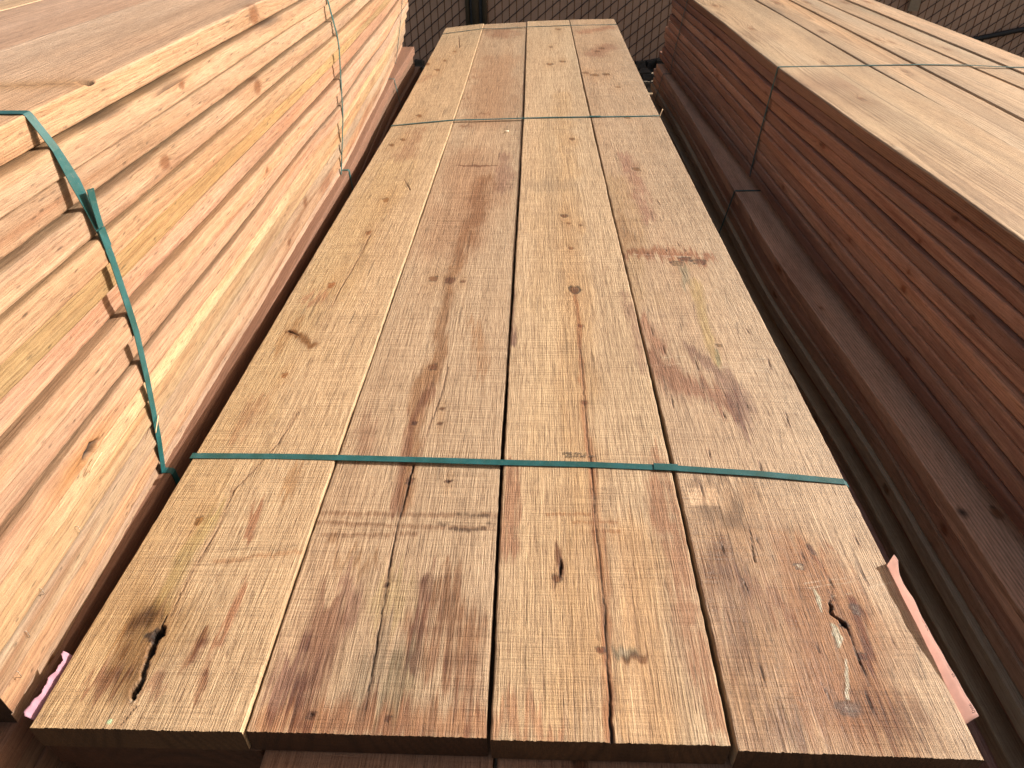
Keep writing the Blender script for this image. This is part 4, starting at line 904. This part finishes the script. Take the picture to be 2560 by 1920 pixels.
# salmon tag stapled to the side of the right middle board, its top edge sticking up
tr = []
ys_ = np.linspace(.452, .692, 49)
for y in ys_:
    u = (y-.452)/.240
    xb = np.interp(y, [.40, .52, .60, .70, .9], [.5235, .525, .526, .526, .528])+.0018
    hgt = np.interp(u, [0, .15, .4, .6, .78, .86, .95, 1.0], [.0020, .0035, .0052, .0066, .0056, .0054, .0085, .0092])
    lean = np.interp(u, [0, .12, .35, .55, .70, .80, .86, .96, 1.0], [.0130, .0095, .0045, .0010, .0022, -.0008, .0004, .0070, .0050])
    row = []
    for v in np.linspace(0, 1, 9):
        k = max(0, (v-.55)/.45)
        row.append((xb+lean*k**1.3+.0004*math.sin(u*40), y+.003*k, -.045+(hgt+.045)*v-.004))
    tr.append(row)
tg = sheet('paper_tag', tr, PAPER)
tag(tg, 'long salmon paper tag curling up from the right side of the middle stack', 'paper tag')
# torn pink tag between left stack and middle stack
def Torn(y): return 0.0022*math.sin(y*150)+0.0012*math.sin(y*411+1)+.0006*math.sin(y*1130)
pr = []
for y in np.linspace(.424, .512, 40):
    xi = -.6085; wd_ = .0065+.0055*max(0, math.sin((y-.424)/.088*6.6+.4))+Torn(y)
    row = []
    for v in np.linspace(0, 1, 7):
        row.append((xi-wd_*v-.0, y, -.006-.012*(1-v)**2+.006*v))
    pr.append(row)
tp = sheet('paper_tag', pr, PINK)
tag(tp, 'torn pink paper tag wedged between the left stack and the middle stack', 'paper tag')

def text_mesh(name, body, size, loc, rot, mat, parent, thick=0.00015, shear=0, extr=True):
    cu = bpy.data.curves.new(name, 'FONT'); cu.body = body; cu.size = size; cu.extrude = thick; cu.space_line = .85; cu.shear = shear; cu.resolution_u = 2
    tmp = bpy.data.objects.new(name, cu); COL.objects.link(tmp)
    dg = bpy.context.evaluated_depsgraph_get(); me = bpy.data.meshes.new_from_object(tmp.evaluated_get(dg))
    bpy.data.objects.remove(tmp); me.name = name
    o = link(name, me, parent, [mat]); o.rotation_euler = rot; o.location = Vector(loc)-(parent.location if parent else Vector((0, 0, 0)))
    return o
def stamp(board_o, px, py, zz, lines, sz=.0088, rot=0.0):
    x, y = P(px, py)
    text_mesh('grade_stamp', lines, sz, (x, y, zz), (0, 0, rot), INK, board_o)
stamp(centre[0], 537, 987, .0022, 'SPIB. No.', .0088, .03)
stamp(centre[1], 878, 987, -.0040, 'SPIB. No.1', .0088, 0)
stamp(centre[2], 1217, 982, .0012, 'SPIB. No. 1\n  KD19 HT 431', .0090, 0)
# writing on the salmon tag, readable from the other end of the stack
def tag_text(body, y, size, drop):
    i = int(np.argmin(np.abs(ys_-y))); top = np.array(tr[i][-1]); low = np.array(tr[i][-3]); L_ = (top-low)/np.linalg.norm(top-low)
    j = min(i+8, len(ys_)-1); X_ = np.array(tr[j][-1])-top; X_ /= np.linalg.norm(X_); U_ = -L_; U_ = U_-X_*(U_@X_); U_ /= np.linalg.norm(U_); N_ = np.cross(X_, U_)
    if N_[2] < 0 and N_[0] > 0: N_ = -N_; X_ = -X_
    m = Matrix(((X_[0], U_[0], N_[0]), (X_[1], U_[1], N_[1]), (X_[2], U_[2], N_[2])))
    p_ = top-L_*drop+N_*.0004
    text_mesh('tag_writing', body, size, tuple(p_), m.to_euler(), TAGINK, tg, .00005)
tag_text('Date:', .458, .0052, .0012)
tag_text('2X 12 16', .500, .0042, .0006)
tag_text('2X RT KDAT', .565, .0036, .0004)

def tube(name, pts, r, mat, parent=None, n=8):
    pts = np.array(pts, float); T_ = np.gradient(pts, axis=0); T_ /= np.linalg.norm(T_, axis=1)[:, None]
    V, F = [], []
    for p, t in zip(pts, T_):
        a = np.array([0, 0, 1.]) if abs(t[2]) < .9 else np.array([1., 0, 0]); u = np.cross(t, a); u /= np.linalg.norm(u); v = np.cross(t, u)
        for k in range(n): V.append(tuple(p-pts[0]+r*(math.cos(2*math.pi*k/n)*u+math.sin(2*math.pi*k/n)*v)))
    for i in range(len(pts)-1):
        for k in range(n): F.append((i*n+k, i*n+(k+1) % n, (i+1)*n+(k+1) % n, (i+1)*n+k))
    F.append(tuple(range(n))[::-1]); F.append(tuple((len(pts)-1)*n+k for k in range(n)))
    me = bpy.data.meshes.new(name); me.from_pydata(V, [], F); me.update()
    for p in me.polygons: p.use_smooth = True
    o = link(name, me, parent, [mat]); o.location = pts[0] if not parent else Vector(pts[0])-parent.location
    return o
# staples in the lower boards of the lit face
slab = ['steel staple in the lit left face, nearest the camera end', 'steel staple in the lit left face, second from the near end', 'steel staple in the lit left face, third from the near end', 'steel staple in the lit left face, farthest from the near end']
for i, (y, h) in enumerate(((.462, .798), (.500, .770), (.548, .748), (.645, .738))):
    x = -.640; zc = CAM_H-h
    o = tube('staple', [(x-.004, y, zc-.006), (x+.0025, y, zc-.006), (x+.003, y+.001, zc-.005), (x+.003, y+.0012, zc+.005), (x+.0025, y+.001, zc+.006), (x-.004, y, zc+.006)], .00045, STEEL, n=5)
    tag(o, slab[i], 'staple', 'staples in the left stack')
for i, (a, b_, lab) in enumerate((((.500, 2.96, .004), (.514, 2.985, .030), 'upright pale splinter at the right end of the middle strap'), ((-.642, .905, CAM_H-.742), (-.634, .872, CAM_H-.752), 'pale splinter sticking out beside the green strap on the left stack'),
                                 ((-.63, .70, CAM_H-.68), (-.626, .735, CAM_H-.672), 'thin light splinter below the black bark hole in the left stack'))):
    a, b_ = np.array(a), np.array(b_)
    pts = [a+(b_-a)*t+np.array([0, .001*math.sin(t*5), .001*math.sin(t*3)]) for t in np.linspace(0, 1, 6)]
    o = tube('wood_splinter', pts, .0009 if i else .0016, SPLINT, n=5); tag(o, lab, 'splinter', 'splinters on the stacks')
# bit of white debris and green paint dot
x, y = P(1228, 320)
o = tube('wood_chip', [(-.13, 2.80, -.0065), (-.122, 2.806, -.005), (-.112, 2.812, -.006)], .0028, simple('chip_white', (.75, .68, .55), .8), n=6)
tag(o, 'tiny pale wood chip lying on the brown middle board just below the halfway strap', 'wood chip')

# ---------------------------------------------------------------- ground, rocks and fence
def ground_mat():
    b = NB('dirt_ground'); tc = b.n('ShaderNodeTexCoord').outputs['Object']
    n1 = b.noise(tc, 1.2, 6, .6); n2 = b.noise(tc, 60, 4, .7)
    c = b.mix(b.ramp(n1, .35, .65), (.20, .165, .125, 1), (.32, .27, .21, 1)); c = b.mix(b.ramp(n2, .35, .6), (.12, .10, .08, 1), c)
    p = b.n('ShaderNodeBsdfPrincipled'); b.l(c, p.inputs[0]); p.inputs['Roughness'].default_value = .95
    bp = b.n('ShaderNodeBump'); bp.inputs['Distance'].default_value = .02; b.l(n2, bp.inputs['Height']); b.l(bp.outputs[0], p.inputs['Normal']); b.l(p.outputs[0], b.out.inputs[0])
    return b.m
n = 60; xs = np.linspace(-60, 60, n); ys2 = np.linspace(-50, 110, n)
V = [(float(x), float(y), 0.0) for y in ys2 for x in xs]
F = [(j*n+i, j*n+i+1, (j+1)*n+i+1, (j+1)*n+i) for j in range(n-1) for i in range(n-1)]
me = bpy.data.meshes.new('ground'); me.from_pydata(V, [], F); g = link('ground', me, mats=[ground_mat()]); g.location = (0, 0, GROUND)
tag(g, 'dark dirt ground below the stacks', 'ground', kind='structure')

FY = 7.0; PITCH = .0645; VS = .1
SLAT = simple('brown_plastic_slat', (.54, .39, .30), .55, .17, .0003, noise=.10, nscale=3)
SLATE = simple('slat_edge_plastic', (.20, .085, .035), .6, .10, noise=.1)
WIRE = simple('dark_coated_wire', (.045, .042, .045), .45, noise=.3)
POSTB = simple('bronze_post_paint', (.085, .070, .048), .5, 0, .0006, noise=.4, nscale=200)
POSTG = simple('grey_steel_tube', (.10, .12, .145), .4, noise=.25, nscale=30, metal=.3)
HOSE = simple('black_rubber_hose', (.018, .020, .024), .4, noise=.2)
def bxs(name, boxes, mat, parent=None, org=(0, 0, 0)):
    V, F = [], []
    for (x0, x1, y0, y1, z0, z1) in boxes:
        k = len(V); V += [(x-org[0], y-org[1], z-org[2]) for z in (z0, z1) for y in (y0, y1) for x in (x0, x1)]
        F += [(k, k+2, k+3, k+1), (k+4, k+5, k+7, k+6), (k, k+1, k+5, k+4), (k+2, k+6, k+7, k+3), (k, k+4, k+6, k+2), (k+1, k+3, k+7, k+5)]
    me = bpy.data.meshes.new(name); me.from_pydata(V, [], F); me.update(); o = link(name, me, parent, [mat])
    if parent is None: o.location = org
    return o
FX0, FX1 = -4.0, 7.0; ZB = CAM_H-1.47; ZT = GROUND+1.8
fence = bpy.data.objects.new('chain_link_fence', None); COL.objects.link(fence); fence.location = (FX0, FY, GROUND)
tag(fence, 'chain link fence with brown privacy slats behind the stacks', 'fence')
ns = int((FX1-FX0)/PITCH)
def rel(o): o.parent = fence; o.location = Vector(o.location)-fence.location; return o
sl_b, ed_b = [], []
for i in range(ns):
    x = FX0+i*PITCH
    sl_b.append((x+.0042, x+PITCH-.0032, FY-.001+.002*(i % 2), FY+.001+.002*(i % 2), ZB-.06, ZT-.02))
    ed_b.append((x-.0030, x+.0040, FY-.0005, FY+.0055, ZB-.06, ZT-.02))
o = bxs('slat_panel', sl_b, SLAT, org=(FX0, FY, GROUND)); o.parent = fence; o.location = (0, 0, 0)
o = bxs('slat_edges', ed_b, SLATE, org=(FX0, FY, GROUND)); o.parent = fence; o.location = (0, 0, 0)
# weave: one wire per row rising to the right in front of every slat, twisted where it meets its neighbour
V, F = [], []
r = .0036
def wire_seg(p, q):
    p, q = np.array(p), np.array(q); t = (q-p)/np.linalg.norm(q-p); u = np.cross(t, [0, 1, 0]); u /= np.linalg.norm(u); v = np.array([0, 1., 0]); k = len(V)
    for c in (p, q):
        for a in range(4): V.append(tuple(c+r*(math.cos(a*math.pi/2)*u+math.sin(a*math.pi/2)*v)-np.array([FX0, FY, GROUND])))
    for a in range(4): F.append((k+a, k+(a+1) % 4, k+4+(a+1) % 4, k+4+a))
for i in range(ns):
    x = FX0+i*PITCH
    for j in range(int((ZT-ZB)/VS)+1):
        z = ZB+j*VS+(i % 2)*VS/2
        if z+VS*.5 > ZT: continue
        wire_seg((x, FY-.003, z-VS*.02), (x+PITCH*.5, FY-.0075, z+VS*.26)); wire_seg((x+PITCH*.5, FY-.0075, z+VS*.26), (x+PITCH*.98, FY-.003, z+VS*.47))
        wire_seg((x+.001, FY-.004, z-VS*.04), (x+.003, FY-.004, z+VS*.06))
me = bpy.data.meshes.new('wire_mesh'); me.from_pydata(V, [], F); me.update(); o = link('wire_mesh', me, fence, [WIRE])
def ftube(name, pts, r, mat, n=14):
    o = tube(name, pts, r, mat, n=n); o.parent = fence; o.location = Vector(o.location)-fence.location; return o
ftube('bottom_rail', [(FX0, FY-.035, ZB-.005), (-.70, FY-.035, ZB-.005)], .021, POSTG); ftube('bottom_rail', [(-.42, FY-.035, ZB-.03), (FX1, FY-.035, ZB-.03)], .021, POSTG)
ftube('top_rail', [(FX0, FY+.01, ZT), (FX1, FY+.01, ZT)], .021, POSTG)
for x, rr, mt in ((-.632, .020, POSTB), (-.560, .032, POSTB), (-.478, .022, POSTB)):
    ftube('fence_post', [(x, FY-.03, GROUND), (x, FY-.03, ZT+.03)], rr, mt, 18)
for x in (-.598, -.518): ftube('fence_post', [(x, FY-.005, GROUND), (x, FY-.005, ZT)], .024, POSTG, 16)
for x in (-3.3, 2.15, 5.6): ftube('fence_post', [(x, FY+.045, GROUND), (x, FY+.045, ZT+.02)], .03, POSTG, 16)
pts = [(x, FY-.03, CAM_H-(1.275-.06*((x-3.4)/1.0)**2 if x < 3.9 else 1.26-.09*(x-3.9)/.45)) for x in np.linspace(3.2, 4.9, 30)]
o = tube('black_hose', pts, .022, HOSE, n=10); tag(o, 'black hose sagging along the fence at the top right', 'hose')
bk = bxs('fence_bracket', [(3.235, 3.325, FY-.05, FY-.02, CAM_H-1.03, CAM_H-.80), (3.20, 3.24, FY-.05, FY-.022, CAM_H-.94, CAM_H-.80)], simple('tan_plastic', (.33, .27, .20), .6), org=(3.28, FY-.035, CAM_H-1.0))
tag(bk, 'tan hanging strip on the fence above the right stack', 'bracket')
# rocks along the foot of the fence
ROCK = simple('dark_rock', (.06, .055, .05), .9, 0, .01, noise=.4, nscale=20)
V, F = [], []
r_ = np.random.default_rng(4)
for i in range(700):
    cx, cy = r_.uniform(-3, 6), FY+r_.uniform(-.35, .25); s_ = r_.uniform(.02, .07); cz = GROUND+s_*.4+max(0, .13*(1-abs(cy-FY+.05)/.4))
    k = len(V)
    for a in (-1, 1):
        for b_ in (-1, 1):
            for c in (-1, 1): V.append((cx+a*s_*r_.uniform(.4, 1), cy+b_*s_*r_.uniform(.4, 1), cz-GROUND+c*s_*r_.uniform(.3, .7)))
    F += [(k, k+1, k+3, k+2), (k+4, k+6, k+7, k+5), (k, k+4, k+5, k+1), (k+2, k+3, k+7, k+6), (k, k+2, k+6, k+4), (k+1, k+5, k+7, k+3)]
me = bpy.data.meshes.new('rocks'); me.from_pydata(V, [], F); o = link('rocks', me, mats=[ROCK]); o.location = (0, 0, GROUND)
tag(o, 'loose dark rocks along the foot of the fence', 'rocks', kind='stuff')
